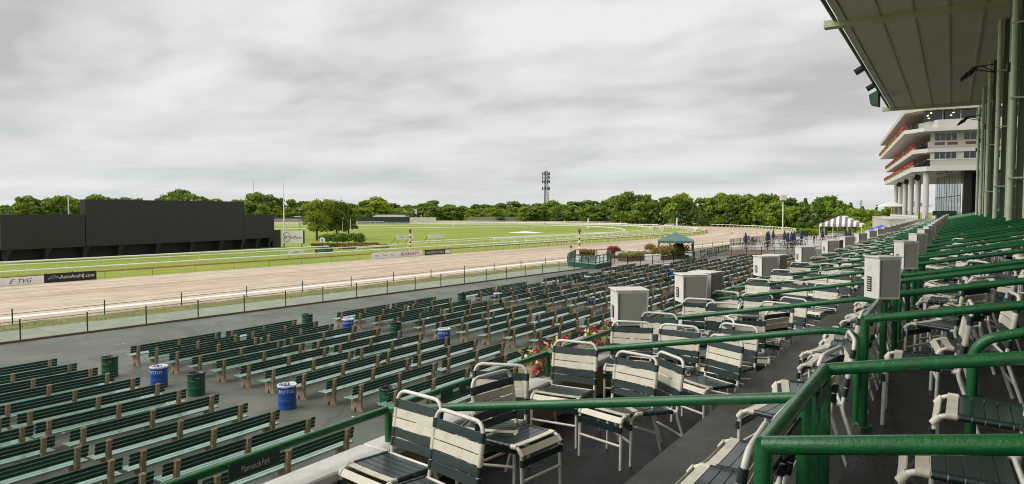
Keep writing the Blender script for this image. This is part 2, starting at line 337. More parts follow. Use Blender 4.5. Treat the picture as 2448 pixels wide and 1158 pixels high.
def dirt_material():
    m = bpy.data.materials.new('harrowed_track_sand'); m.use_nodes = True; nt = m.node_tree; N = nt.nodes; L = nt.links; p = N['Principled BSDF']
    uv = N.new('ShaderNodeUVMap'); uv.uv_map = 'track'
    def noise(sx, sy, det, rg=.6):
        mp = N.new('ShaderNodeMapping'); mp.inputs['Scale'].default_value = (sx, sy, 1); L.new(uv.outputs[0], mp.inputs[0])
        x = N.new('ShaderNodeTexNoise'); x.inputs['Scale'].default_value = 1; x.inputs['Detail'].default_value = det; x.inputs['Roughness'].default_value = rg; L.new(mp.outputs[0], x.inputs['Vector']); return x.outputs[0]
    a = noise(.012, .42, 5, .7); b = noise(.25, 3.0, 4); c = noise(.5, .5, 4)
    r = N.new('ShaderNodeValToRGB'); e = r.color_ramp; e.elements[0].position = .33; e.elements[0].color = (.42, .285, .165, 1); e.elements[1].position = .62; e.elements[1].color = (.67, .575, .465, 1)
    q = e.elements.new(.47); q.color = (.56, .445, .325, 1); L.new(a, r.inputs[0])
    mx = N.new('ShaderNodeMix'); mx.data_type = 'RGBA'; mx.blend_type = 'MULTIPLY'; mx.inputs[0].default_value = 1
    r2 = N.new('ShaderNodeValToRGB'); r2.color_ramp.elements[0].position = .3; r2.color_ramp.elements[0].color = (.60, .55, .50, 1); r2.color_ramp.elements[1].position = .6; r2.color_ramp.elements[1].color = (1, 1, 1, 1)
    s = N.new('ShaderNodeMath'); s.operation = 'MULTIPLY_ADD'; s.inputs[1].default_value = .55; L.new(b, s.inputs[0]); s2 = N.new('ShaderNodeMath'); s2.operation = 'MULTIPLY'; s2.inputs[1].default_value = .45; L.new(c, s2.inputs[0]); L.new(s2.outputs[0], s.inputs[2])
    lines = noise(.005, 1.3, 3, .5); lr = N.new('ShaderNodeValToRGB'); lr.color_ramp.elements[0].position = .56; lr.color_ramp.elements[0].color = (1, 1, 1, 1); lr.color_ramp.elements[1].position = .66; lr.color_ramp.elements[1].color = (.66, .58, .50, 1); L.new(lines, lr.inputs[0])
    ml = N.new('ShaderNodeMix'); ml.data_type = 'RGBA'; ml.blend_type = 'MULTIPLY'; ml.inputs[0].default_value = .8; L.new(r.outputs[0], ml.inputs[6]); L.new(lr.outputs[0], ml.inputs[7])
    L.new(s.outputs[0], r2.inputs[0]); L.new(ml.outputs[2], mx.inputs[6]); L.new(r2.outputs[0], mx.inputs[7]); L.new(mx.outputs[2], p.inputs['Base Color'])
    rr = N.new('ShaderNodeMapRange'); rr.inputs[1].default_value = .35; rr.inputs[2].default_value = .65; rr.inputs[3].default_value = .45; rr.inputs[4].default_value = .8; L.new(a, rr.inputs[0]); L.new(rr.outputs[0], p.inputs['Roughness'])
    bm = N.new('ShaderNodeBump'); bm.inputs['Strength'].default_value = .5; bm.inputs['Distance'].default_value = .06; L.new(s.outputs[0], bm.inputs['Height']); L.new(bm.outputs[0], p.inputs['Normal'])
    return m
M['dirt'] = dirt_material()
M['dirt_line'] = mat('pale_compacted_sand', (.86, .84, .80), .5, .08, .4)

def grass_material():
    m = bpy.data.materials.new('mown_turf'); m.use_nodes = True; nt = m.node_tree; N = nt.nodes; L = nt.links; p = N['Principled BSDF']; p.inputs['Roughness'].default_value = .85
    tc = N.new('ShaderNodeTexCoord')
    def noise(sc, det, rz=0.0):
        mp = N.new('ShaderNodeMapping'); mp.inputs['Scale'].default_value = sc; mp.inputs['Rotation'].default_value = (0, 0, rz); L.new(tc.outputs['Object'], mp.inputs[0])
        x = N.new('ShaderNodeTexNoise'); x.inputs['Scale'].default_value = 1; x.inputs['Detail'].default_value = det; x.inputs['Roughness'].default_value = .6; L.new(mp.outputs[0], x.inputs['Vector']); return x.outputs[0]
    def mix(a, b, f):
        x = N.new('ShaderNodeMix'); x.data_type = 'RGBA'; L.new(f, x.inputs[0])
        for i, v in ((6, a), (7, b)):
            if isinstance(v, tuple): x.inputs[i].default_value = (*v, 1)
            else: L.new(v, x.inputs[i])
        return x.outputs[2]
    def ramp(f, a, b):
        x = N.new('ShaderNodeMapRange'); x.inputs[1].default_value = a; x.inputs[2].default_value = b; L.new(f, x.inputs[0]); return x.outputs[0]
    band = ramp(noise((.14, .006, 1), 3, R(4.5)), .40, .60); patch = ramp(noise((.035, .05, 1), 6), .42, .68); fine = ramp(noise((.9, .9, 1), 5), .3, .7)
    c = mix((.165, .25, .012), (.235, .325, .014), band); c = mix(c, (.29, .30, .03), patch); c = mix(c, (.135, .215, .012), ramp(noise((.25, .25, 1), 5), .52, .80))
    h = N.new('ShaderNodeHueSaturation'); vr = N.new('ShaderNodeMapRange'); vr.inputs[3].default_value = .86; vr.inputs[4].default_value = 1.12; L.new(fine, vr.inputs[0]); L.new(vr.outputs[0], h.inputs['Value']); L.new(c, h.inputs['Color']); L.new(h.outputs[0], p.inputs['Base Color'])
    return m
M['grass'] = grass_material()
# ================================================================== SETTING
TA = R(4.5); TB = Vector((-40.2, 0, 0)); TD = Vector((math.sin(TA), math.cos(TA), 0)); TN = Vector((-math.cos(TA), math.sin(TA), 0))
def TP(s, n, z=0): v = TB+TD*s+TN*n; v.z = z; return v
def to_track(p): d = Vector(p)-TB; d.z = 0; return d.dot(TD), d.dot(TN)
S1, NC, ZT = 182.0, 169.5, -1.05
def oval(n, s0=-120, s_back=-420, step=6.0):
    """points (x,y) of the loop lying n metres in from the chain-link fence"""
    r = NC-n; pts = []; k = int((S1-s0)/step)
    for i in range(k): pts.append((s0+(S1-s0)*i/k, n))
    m = max(24, int(math.pi*r/step))
    for i in range(m+1): a = -math.pi/2+math.pi*i/m; pts.append((S1+r*math.cos(a), NC+r*math.sin(a)))
    k = int((S1-s_back)/12)
    for i in range(1, k+1): pts.append((S1+(s_back-S1)*i/k, NC+r))
    return pts
def zg(x): return 0.0 if x > -12 else -.27*min(1, (-12-x)/26)      # concourse falls gently to the fence

def sheet(name, rows, z, m, uvname=None, **t):
    """strip mesh between lists of (x,y[,z]) rows"""
    me = bpy.data.meshes.new(name); k = len(rows[0]); vs = [p for r in rows for p in r]
    fs = [(j*k+i, j*k+i+1, (j+1)*k+i+1, (j+1)*k+i) for j in range(len(rows)-1) for i in range(k-1)]
    me.from_pydata(vs, [], fs); me.materials.append(m)
    me.update()
    if me.polygons[0].normal.z < 0: me.flip_normals()
    return me
# ground to the horizon
g = MB(); 
for i in range(48):
    a0, a1 = 2*math.pi*i/48, 2*math.pi*(i+1)/48
    g.add([(0, 150, -1.12), (4200*math.cos(a0), 150+4200*math.sin(a0), -1.12), (4200*math.cos(a1), 150+4200*math.sin(a1), -1.12)], [(0, 1, 2)])
g.build('ground', M['grass'], kind='structure')

# dirt course
ns = [8.3, 12, 16, 20, 24, 28, 32, 36, 39.2]
rows = []; uvs = []
for n in ns:
    r = NC-n; row = []; u = []
    st = [(-120+302*i/60, n, -120+302*i/60) for i in range(60)]
    st += [(S1+r*math.cos(-math.pi/2+math.pi*i/90), NC+r*math.sin(-math.pi/2+math.pi*i/90), S1+145*math.pi*i/90) for i in range(91)]
    st += [(S1-600*i/40, NC+r, S1+145*math.pi+600*i/40) for i in range(1, 41)]
    for s, nn, arc in st: row.append(tuple(TP(s, nn, ZT+(.02 if n in (8.3, 39.2) else .025)))); u.append((arc, n))
    rows.append(row); uvs.append(u)
me = sheet('dirt_track', rows, ZT, M['dirt']); flat = [q for u in uvs for q in u]
ul = me.uv_layers.new(name='track')
for lp in me.loops: ul.data[lp.index].uv = flat[lp.vertex_index]
track = link('dirt_track', me, kind='structure')
ln = MB(); vs = []
for i in range(101): s = -100+2.7*i; w = .05*math.sin(i*.7); vs += [TP(s, 14.8+w, ZT+.031), TP(s, 15.75+w+.06*math.sin(i*1.9), ZT+.031)]
ln.add(vs, [(2*i, 2*i+2, 2*i+3, 2*i+1) for i in range(100)]); ln.build('raked_line', M['dirt_line'], track)

# verge, slabs, concourse
rows = []
for n, z in ((4.2, -.36), (5.0, -.34), (6.2, -.37), (7.4, -.42), (8.2, -.50), (8.9, ZT+.05)):
    rows.append([tuple(TP(s, n+.15*math.sin(s*1.3+n)+.1*math.sin(s*3.1), z+.04*math.sin(s*.9+n*2))) for s in np.linspace(-60, 215, 400)])
link('verge', sheet('verge', rows, 0, M['verge']), kind='structure')
bl = MB()
for i in range(9000):
    s = -30+120*rng.random()**1.25; n = 4.3+3.9*rng.random(); z = -.36-.16*max(0, (n-5.5)/2.7)
    if math.sin(s*.8+n*1.1)+math.sin(s*.31-n*2.0) < -.5: continue
    p = TP(s, n, z); h = .05+.12*rng.random(); a = rng.random()*6.28; w = .012+.014*rng.random()
    d = Vector((math.cos(a), math.sin(a), 0)); t = p+Vector((.05*math.cos(a*3), .05*math.sin(a*3), h))
    bl.add([p-d*w, p+d*w, t], [(0, 1, 2)])
bl.build('verge_grass', M['blade'], label='rough grass tufts along the sandy track edge', cat='grass', kind='stuff')
walk = MB()
walk.add([TP(-60, -.1, -.40), TP(215, -.1, -.40), TP(215, 4.4, -.45), TP(-60, 4.4, -.45)], [(0, 1, 2, 3)])
walk = walk.build('concrete_walk', M['bed'], kind='structure')
sl = MB(); sl.cbox((0, 0, 0), (3.02, 4.1, .14), bev=.012); slm = sl.mesh('slab', M['slab'])
for i in range(52):
    s = -18+3.06*i; p = TP(s, 2.12, -.36+.006*math.sin(i*2.3))
    if in_view([p, TP(s+3, 0, -.3), TP(s-3, 4, -.3)]):
        link('slab', slm, walk, M=Matrix.Translation(p)@Matrix.Rotation(math.pi/2-TA, 4, 'Z')@Matrix.Rotation(.004*math.sin(i*1.7), 4, 'X'))
con = []
for x in (-3.5, -12, -20, -28, None):
    con.append([((TB+TD*s).x if x is None else x, s*TD.y if x is None else s, (-.27 if x is None else zg(x))) for s in np.linspace(-25, 150, 30)])
link('concourse', sheet('concourse', con, 0, M['asphalt']), kind='structure')

# chain-link fence along the walk: posts, top rail, wire
cl = thing('chain_link_fence', 'dark green chain link fence between concourse and concrete walk', 'fence')
pm = MB().tube([(0, 0, -.1), (0, 0, 1.12)], .035, 8).lathe([(.0, 1.15), (.042, 1.13), (.042, 1.09)], 8).mesh('post', M['fence_green'])
F0, F1 = 3.0, 79.0
i = 0
while F0+3.05*i <= F1:
    p = TP(F0+3.05*i, -.02, -.27)
    if in_view([p, p+Vector((0, 0, 1))]): link('post', pm, cl, M=Matrix.Translation(p))
    i += 1
MB().tube([TP(F0-8, -.02, .76), TP(F1, -.02, .76)], .014, 6).tube([TP(F0-8, -.02, -.2), TP(F1, -.02, -.2)], .01, 6).build('top_rail', M['fence_green'], cl)
MB().cbox((0, 0, 0), (.14, F1-F0+8, .13), M=Matrix.Translation(TP((F0+F1-8)/2, -.06, -.235))@Matrix.Rotation(-TA, 4, 'Z')).build('base_board', M['bed'], cl)
w = MB(); step = .075; H = .95; k = int((F1-F0+6)/step)
for i in range(k):
    for d in (1, -1):
        a = TP(F0-6+i*step, -.02, -.19 if d > 0 else -.19+H); b = TP(F0-6+i*step+H*.85, -.02, -.19+H if d > 0 else -.19)
        q = TN*.0024; u = Vector((0, 0, .0028)); w.add([a-u, a+u+q, b+u+q, b-u], [(0, 1, 2, 3)])
w.build('wire_mesh', M['wire'], cl, kind='stuff')
# low wire fence at the track edge
lf = thing('track_edge_fence', 'low wire strung fence with thin green posts at the sand edge', 'fence')
pm = MB().tube([(0, 0, -.2), (0, 0, 1.05)], .04, 6).mesh('post', M['fence_green'])
for i in range(36):
    s = 2+5.1*i; p = TP(s, 8.2, -.62)
    if in_view([p]): link('post', pm, lf, M=Matrix.Translation(p))
MB().tube([TP(-10, 8.2, .12), TP(205, 8.2, .12)], .016, 6).build('top_wire', M['fence_green'], lf)
bx = thing('post_box', 'small green box on a tall post by the sand edge', 'post', TP(14.2, 7.6, -.9))
MB().tube([(0, 0, -.1), (0, 0, 1.5)], .045, 6).build('post', M['fence_green'], bx); MB().cbox((0, 0, 1.66), (.3, .3, .36), bev=.03).build('box', M['fence_green'], bx)
p2 = survey(1365, 612, 6.6)
bx = thing('post_box', 'small dark post lamp beside the green deck railing', 'post', (p2.x, p2.y, -.4))
MB().tube([(0, 0, 0), (0, 0, 1.3)], .045, 6).build('post', M['fence_green'], bx); MB().cbox((0, 0, 1.4), (.26, .26, .3), bev=.03).build('box', M['fence_green'], bx)

# ------------------------------------------------------------------ running rails
def running_rail(name, label, n, s0, s_back, z, r, mat_, post_mat, pstep, lean, ph, start=0, flat=None):
    pts = [TP(s, nn, z) for s, nn in oval(n, s0, s_back)]
    o = thing(name, label, 'running rail', TP(s0, n, ZT), group=None); inv = Matrix.Translation(-TP(s0, n, ZT))
    b = MB(); b.tube([inv@p for p in pts], r, 6); b.build('rail', mat_, o)
    pb = MB(); acc = 0; nxt = 0
    for a, c in zip(pts, pts[1:]):
        seg = (c-a).length
        while nxt <= acc+seg:
            p = a+(c-a)*((nxt-acc)/seg); d = (c-a).normalized(); q = Vector((-d.y, d.x, 0))
            far = (p-cam.location).length
            rr = ph if far < 140 else ph*1.35
            pb.tube([inv@p, inv@(p+q*lean-Vector((0, 0, z-ZT+.06)))], rr, 4, smooth=False); nxt += pstep if far < 330 else pstep*1.5
        acc += seg
    pb.build('support_posts', post_mat, o, kind='stuff')
    return o
running_rail('running_rail', 'brown topped rail on thin posts along the inner edge of the sand', 39.5, -60, 180, -.20, .12, M['rail_brown'], M['rail_brown'], 5.0, 0, .04)
running_rail('running_rail', 'white running rail rounding the whole inner edge of the sand turn', 39.9, 96, -420, -.13, .11, M['rail_white'], M['rail_white'], 3.0, .0, .04)
running_rail('running_rail', 'white rail on slanted gooseneck posts beside the brown topped rail', 42.7, -60, -420, .08, .115, M['rail_white'], M['rail_white'], 3.4, .75, .06)
running_rail('running_rail', 'thin white rail across the turf in front of the big dark screen', 54.2, -60, 1000, -.02, .085, M['rail_white'], M['rail_white'], 4.2, .3, .035)
def surveyed_rail(label, px_pts, r, pstep, lean, ph):
    """a rail whose plan was read off the photograph at rail height"""
    pts = [survey(x, y, 6.2) for x, y in px_pts]
    q = pts
    for _ in range(2):                                  # corner cutting: smooth plan
        n_ = [q[0]]
        for a_, b_ in zip(q, q[1:]): n_ += [a_*.75+b_*.25, a_*.25+b_*.75]
        q = n_+[q[-1]]
    o = thing('running_rail', label, 'running rail', (q[0].x, q[0].y, ZT)); inv = Matrix.Translation(-Vector((q[0].x, q[0].y, ZT)))
    MB().tube([inv@p for p in q], r, 6).build('rail', M['rail_white'], o); pb = MB(); acc = 0; nxt = 0
    for a_, c_ in zip(q, q[1:]):
        L_ = (c_-a_).length; d = (c_-a_).normalized() if L_ > 1e-6 else Vector((1, 0, 0)); k_ = Vector((-d.y, d.x, 0))
        while nxt <= acc+L_ and L_ > 1e-6:
            p = a_+(c_-a_)*((nxt-acc)/L_); pb.tube([inv@p, inv@(p+k_*lean-Vector((0, 0, p.z-ZT+.06)))], ph, 4, smooth=False); nxt += pstep
        acc += L_
    pb.build('support_posts', M['rail_white'], o, kind='stuff')
surveyed_rail('white rail with slanted posts on the innermost turf loop', [(655, 548), (850, 546.5), (1000, 545), (1110, 544), (1240, 542), (1323, 539.5), (1400, 541), (1450, 543.5), (1485, 547), (1497, 550.5), (1485, 554), (1440, 557.5), (1380, 561), (1300, 565), (1180, 571)], .14, 4.5, .9, .085)
surveyed_rail('plain white rail on the middle turf loop', [(655, 541), (850, 540), (1110, 538), (1300, 536.5), (1400, 537), (1480, 539), (1530, 541.5), (1556, 544.5), (1561, 547), (1548, 550), (1500, 554), (1440, 558.5), (1380, 562)], .12, 6, .3, .06)
surveyed_rail('white rail along the far edge of the turf course', [(655, 536.5), (850, 536), (1110, 535), (1300, 533.5), (1400, 533), (1500, 534.5)], .14, 6, .3, .07)
running_rail('running_rail', 'outermost white and yellow rail backing onto the trees round the turn', 8.0, 205, -420, .05, .12, M['rail_white'], M['rail_white'], 3.2, .6, .05)
# the free ends in the home stretch: straight lengths of rail
def straight_rail(label, s0, s1, n0, n1, z, r, tail=None):
    o = thing('rail_section', label, 'running rail', TP(s0, n0, ZT)); inv = Matrix.Translation(-TP(s0, n0, ZT))
    pts = [TP(s0, n0, z), TP(s1, n1, z)]
    if tail: pts.append(tail)
    MB().tube([inv@p for p in pts], r, 8).build('rail', M['rail_white'], o)
    k = int(abs(s1-s0)/4.5); pb = MB()
    for i in range(k+1): t = i/max(1, k); p = TP(s0+(s1-s0)*t, n0+(n1-n0)*t, z); pb.tube([inv@p, inv@(p+TN*.3-Vector((0, 0, z-ZT+.05)))], .035, 4, smooth=False)
    pb.build('support_posts', M['rail_white'], o, kind='stuff')
straight_rail('thick white rail standing in front of the dark screen skirt', -60, 78, 57.0, 57.0, .15, .11)
straight_rail('white rail with a down turned end beyond the red flower bed', 98, 176, 58.0, 58.0, .12, .10)
straight_rail('short white rail slanting down behind the red and white pole', 83, 98, 55.6, 58.0, -.35, .10)

# ================================================================== GRANDSTAND
YA, YB = -4.0, 112.0
LOW, TREAD, UP = EZ-2.15, EZ-1.75, EZ-1.50
XF0, XF1 = -3.60, -3.44
gs = thing('grandstand', 'covered grandstand with stepped box terrace, olive soffit and sage green columns', 'grandstand')
def profile(pts, y0, y1, name, m, parent):
    k = len(pts); b = MB()
    b.add([(x, y0, z) for x, z in pts]+[(x, y1, z) for x, z in pts], [(i, i+1, k+i+1, k+i) for i in range(k-1)])
    return b.build(name, m, parent)
profile([(XF1+.01, LOW), (-1.73, LOW)], YA, YB, 'lower_floor', M['floor_wet'], gs)
MB().box(-1.73, -.49, YA, YB, LOW-.3, TREAD).build('step', M['tread'], gs)
for i in range(9):
    x0 = -.49+1.14*i; z = UP+.22*i
    MB().box(x0+.001*i, x0+1.15, YA, YB, z-.35, z).build('step', M['floor_wet'] if i % 2 == 0 else M['floor_wet'], gs)
    if i < 8: MB().box(x0+1.141, x0+1.20, YA, YB, z+.19, z+.224).build('step_nosing', M['tread'], gs)
fw = MB().box(XF0, XF1, YA, YB, -.1, EZ-1.80).build('front_wall', M['wall_tan'], gs)
seg = 2.4
for i in range(46):
    y = -3.6+seg*i
    if y > YB-2: break
    MB().cbox((-3.52, y+seg/2, EZ-1.765), (.26, seg-.006, .075), bev=.012).build('coping', M['coping'], fw)
# soffit, roof
ZS = EZ+9.0; XE = -4.66; PW = 1.335
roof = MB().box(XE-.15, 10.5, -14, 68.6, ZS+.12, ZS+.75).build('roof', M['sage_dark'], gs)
bays = [(-14, 3.0), (3.5, 36.0), (36.5, 68.4)]
for (y0, y1) in bays:
    for c in range(11):
        x0 = XE+.28+PW*c
        MB().box(x0+.01, x0+PW-.01, y0, y1, ZS, ZS+.08).build('soffit_panel', M['soffit'], roof)
        MB().box(x0+PW-.06, x0+PW+.06, y0, y1, ZS-.05, ZS+.02).build('batten', M['soffit_trim'], roof)
    MB().box(XE-.05, XE+.27, y0, y1, ZS-.06, ZS+.09).build('eave_trim', M['soffit_trim'], roof)
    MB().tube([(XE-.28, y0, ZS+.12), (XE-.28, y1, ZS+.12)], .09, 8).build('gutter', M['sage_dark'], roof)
for y in (3.25, 36.25, 68.65):
    MB().box(XE-.75, 9.8, y-.28, y+.28, ZS-.22, ZS+.1).build('roof_beam', M['soffit_trim'], gs)
# eave lamps and speaker boxes
for y, kind in ((48.5, 0), (55.5, 1), (60.0, 2)):
    e = MB()
    if kind == 2: e.add([(XE-.3, y-1, ZS+.2), (XE-.3, y+1, ZS+.2), (XE-.95, y+.8, ZS-.1), (XE-.95, y-.8, ZS-.1), (XE-.3, y-1, ZS-.9), (XE-.3, y+1, ZS-.9), (XE-.85, y+.8, ZS-.75), (XE-.85, y-.8, ZS-.75)], [(0, 1, 2, 3), (3, 2, 6, 7), (7, 6, 5, 4), (0, 3, 7, 4), (1, 5, 6, 2), (0, 4, 5, 1)])
    else:
        Mx = Matrix.Translation((XE-.5, y, ZS-.12))@Matrix.Rotation(R(-30), 4, 'Y'); e.cbox((0, 0, 0), (.55, 1.0, .2), M=Mx); e.tube([(XE-.2, y-.4, ZS+.1), (XE-.5, y-.4, ZS-.1)], .04, 5); e.tube([(XE-.2, y+.4, ZS+.1), (XE-.5, y+.4, ZS-.1)], .04, 5)
    e.build('eave_light' if kind != 2 else 'horn_speaker', M['fence_green'] if kind == 2 else M['dark_metal'], gs)
# columns with drain pipes
for k, y in enumerate((20.5, 30.2, 40.0, 50.5, 60.5, 69.5)):
    x = 2.02; z0 = UP+.22*2
    c = MB(); c.box(x-.02, x+.02, y-.2, y+.2, z0, ZS); c.box(x-.14, x+.14, y-.22, y-.17, z0, ZS); c.box(x-.14, x+.14, y+.17, y+.22, z0, ZS)
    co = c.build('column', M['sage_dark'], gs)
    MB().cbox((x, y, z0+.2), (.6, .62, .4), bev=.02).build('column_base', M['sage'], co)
    for j, (dx, dy, r, m) in enumerate(((-.32, -.30, .10, 'sage'), (.12, -.42, .085, 'sage'), (.38, -.1, .05, 'yellow_pipe'), (.50, .1, .035, 'yellow_pipe'), (.60, -.1, .03, 'sage'))):
        if m == 'yellow_pipe' and k not in (1, 2, 4): continue
        MB().tube([(x+dx, y+dy, z0), (x+dx, y+dy, ZS-.05)], r, 8).build('drain_pipe' if r > .06 else 'conduit', M[m], co)
    for zz in (z0+2.2, z0+5.0, z0+7.6):
        MB().box(x-.42, x+.5, y-.46, y-.40, zz, zz+.06).build('pipe_clamp', M['sage'], co)
    MB().cbox((x-.38, y+.15, z0+6.2), (.28, .3, .3), bev=.03).build('junction_box', M['dark_metal'], co)
# floodlight clusters hung from columns
for y, dz in ((40.6, -2.2), (61.5, -2.2)):
    x = 1.6; f = MB(); z = ZS+dz
    f.tube([(x, y, z+.3), (x-1.0, y, z+.2)], .03, 5); f.tube([(x, y, z-.12), (x-1.0, y, z+.15)], .03, 5); f.tube([(x, y, z-.12), (x-.55, y, z+.25)], .025, 5)
    for j in range(3):
        Mx = Matrix.Translation((x-.95-.16*j, y-.3+.25*j, z-.02-.07*j))@Matrix.Rotation(R(38), 4, 'Y'); f.cbox((0, 0, 0), (.13, .42, .5), M=Mx, bev=.04)
    f.build('floodlight', M['dark_metal'], gs)
# back wall, dark concourse behind the columns
MB().box(9.9, 10.1, YA, YB, UP, ZS).build('back_wall', M['interior'], gs)
for y in range(26, 110, 6): MB().box(9.84, 9.9, y, y+3.6, ZS-6.4, ZS-4.0).build('wall_window', M['window'], gs)
MB().box(8.9, 9.0, YA, YB, UP+1.0, UP+2.9).build('green_hoarding', M['deck_green'], gs)

# ------------------------------------------------------------------ terrace rails
RAIL_R = .0292
def pipe_rail(name, label, paths, group, posts=()):
    o = thing(name, label, 'guard rail', paths[0][0], group=group); inv = Matrix.Translation(-Vector(paths[0][0]))
    for j, p in enumerate(paths): MB().tube([inv@Vector(q) for q in p], RAIL_R, 10).build('rail', M['rail_green'], o)
    for (x, y, z0, z1) in posts:
        pb = MB().tube([inv@Vector((x, y, z0)), inv@Vector((x, y, z1))], RAIL_R, 10).build('post', M['rail_green'], o)
        MB().lathe([(.0, .012), (.062, .010), (.066, 0)], 10, c=tuple(inv@Vector((x, y, z0)))).build('base_flange', M['rail_green'], pb)
    return o
ZFR = EZ-1.485; LY = [3.75+2.4*i for i in range(42)]
for y0, y1, lab in ((-1.05, 3.75, 'lowest'), (3.75, 51.75, 'long'), (51.75, 109, 'far')):
    ps = [(-3.52, y, EZ-1.76, ZFR) for y in LY if y0-.01 <= y < y1-.01]
    pipe_rail('front_rail', {'lowest': 'green front rail carrying name plates over the white coping, first length', 'long': 'long green front rail over the flower boxes', 'far': 'green front rail of the distant boxes by the clubhouse'}[lab], [[(-3.52, y0, ZFR), (-3.52, y1, ZFR)]], None, ps)
for i, y in enumerate(LY):
    if y > 105: break
    x1 = -.62; z1 = EZ-.985
    path = fillet([(-3.52, y, ZFR), (-.80, y, z1+.005), (x1, y, z1-.02), (x1, y, TREAD)], .22, 7) if i else [(-3.52, y, ZFR), (-2.0, y, ZFR+.275), (-.505, y, EZ-.94)]
    lab = {0: 'green pipe partition rail meeting the front rail behind two strap chairs', 1: 'green pipe partition rail with bent end beside the double plate rail', }.get(i, 'green partition rail across the lower boxes, %s past the one with two plates' % ordinal(i-1))
    pipe_rail('partition_rail', lab, [path], None, [])
# upper boxes
UY = [2.25, 3.5, 5.28, 6.85, 8.3, 9.0, 10.9, 12.5]
while UY[-1] < 104: UY += [UY[-1]+.8, UY[-1]+2.4, UY[-1]+4.0] if UY[-1] < 24 else [UY[-1]+2.2]
XM, ZM = -.49, EZ-.75
def zr(x): return ZM+.19*(x-XM)
for i, y in enumerate(UY):
    posts = [(XM, y, UP, ZM)]
    xe = 1.95 if i % 3 == 1 and i > 1 else 7.2
    for xp in (1.79, 4.07, 6.35):
        if xp < xe-.2: posts.append((xp, y, UP+.22*int((xp-XM)/1.14), zr(xp)))
    if xe < 3: path = fillet([(XM, y, ZM), (xe-.2, y, zr(xe-.2)), (xe, y, zr(xe)-.05), (xe, y, UP+.4)], .3, 7)
    else: path = [(XM, y, ZM), (xe, y, zr(xe))]
    lab = {0: 'thick green pipe rail turning a square corner at the first upper box', 1: 'green pipe rail joining the sloping plate rail above two posts', 2: 'green pipe rail starting below the tall white monitor box'}.get(i, 'green pipe rail across the upper boxes, %s beyond the large monitor box' % ordinal(i-2))
    pipe_rail('partition_rail', lab, [path], None, posts)
    if xe < 3:
        pipe_rail('partition_rail', 'short green rail starting with a rounded bend on the upper terrace', [fillet([(2.5, y+.15, UP+.44), (2.5, y+.15, zr(2.5)-.05), (2.72, y+.15, zr(2.72)), (7.2, y+.15, zr(7.2))], .3, 7)], 'upper bent rails')
pipe_rail('partition_rail', 'green rail with rounded bend above a floor flange behind empty seats', [fillet([(.12, 4.78, UP), (.12, 4.78, EZ-.76), (.36, 4.78, EZ-.68), (3.2, 4.78, zr(3.2)-.03)], .26, 8)], None)
for i, (a, b) in enumerate(zip(UY, UY[1:])):
    if i == 1 or (i > 5 and i % 3 == 1): continue
    lab = 'green rail with name plates along the first upper box' if i == 0 else 'green rail along the front of the upper boxes'
    o = pipe_rail('box_front_rail', lab, [[(XM, a, ZM), (XM, b, ZM)]], None if i == 0 else 'upper box front rails')
    if i == 0:
        for yy in (2.62, 3.28):
            MB().cbox((XM+.02-XM, yy-a, -.075), (.012, .30, .075), bev=.004).build('name_plate', M['sign_green'], o)
# extra posts standing by the first upper box
for k, (x, y) in enumerate(((XM, 2.98), (XM, 3.22))):
    pipe_rail('standing_post', 'stout green post under the plate rail', [[(x, y, UP), (x, y, ZM-.02)]], 'posts under the plate rail')
# plates on the front rail
def front_plate(y, txt, lab, L_=.36):
    o = thing('name_plate', lab, 'sign', (-3.52, y, ZFR-.03))
    MB().cbox((.045, 0, 0), (.012, L_, .10), bev=.004).build('plate', M['sign_green'], o)
    if txt: sign_text('lettering', txt, (.045, 0, 0), (0, 1, 0), (0, 0, 1), L_*.55, .042, M['white_paint'], o, off=.009)
front_plate(2.55, 'Monmouth Park', 'dark green name plate with small white lettering on front rail'); front_plate(2.08, None, 'blank dark plate on front rail beside the lettered plate', .2)
front_plate(4.75, 'Monmouth Park', 'lettered dark plate on the front rail above the coping beyond two chairs'); front_plate(4.4, None, 'blank plate with bracket on front rail in the second box', .16)
# ================================================================== BENCHES
BL = 4.12
def slat_mesh(name, w, t, m):
    return MB().cbox((0, 0, 0), (w, BL, t), bev=.006).mesh(name, m)
# local frame: length along Y, people face -X (the track)
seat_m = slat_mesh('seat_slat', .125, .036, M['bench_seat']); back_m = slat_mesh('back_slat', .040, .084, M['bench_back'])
def leg_geo(b, mi=0):
    prof = [(-.27, .42), (-.26, .38), (-.21, .36), (-.19, .25), (-.21, .0), (-.06, .0), (-.045, .09), (-.01, .14), (.03, .09), (.06, .0), (.30, .0), (.245, .12), (.215, .30), (.23, .5), (.27, .84), (.245, .895), (.175, .87), (.135, .62), (.09, .42)]
    k = len(prof); w = .052
    cols = [[(x*(1 if abs(y) < .04 else .985), y, z) for x, z in prof] for y in (-w, w)]
    # split the concave outline into a seat bracket, two feet and a back post so that faces stay planar
    parts = [[0, 1, 2, 3, 7, 18], [3, 4, 5, 6, 7], [7, 8, 9, 10, 11, 12, 18], [12, 13, 14, 15, 16, 17, 18]]
    vs = cols[0]+cols[1]; fs = []
    for p in parts: fs.append(tuple(p)); fs.append(tuple(k+i for i in reversed(p)))
    for i in range(k): j = (i+1) % k; fs.append((j, i, k+i, k+j))
    b.add(vs, fs, mi); b.cbox((.228, 0, .85), (.10, .14, .09), mi, bev=.03)
leg_b = MB(); leg_geo(leg_b); leg_m = leg_b.mesh('leg', M['concrete_leg'])
SEATX = (-.215, -.075, .065); BACKS = ((.106, .60), (.123, .70), (.140, .80))
LEGY = (-1.78, 0, 1.78)
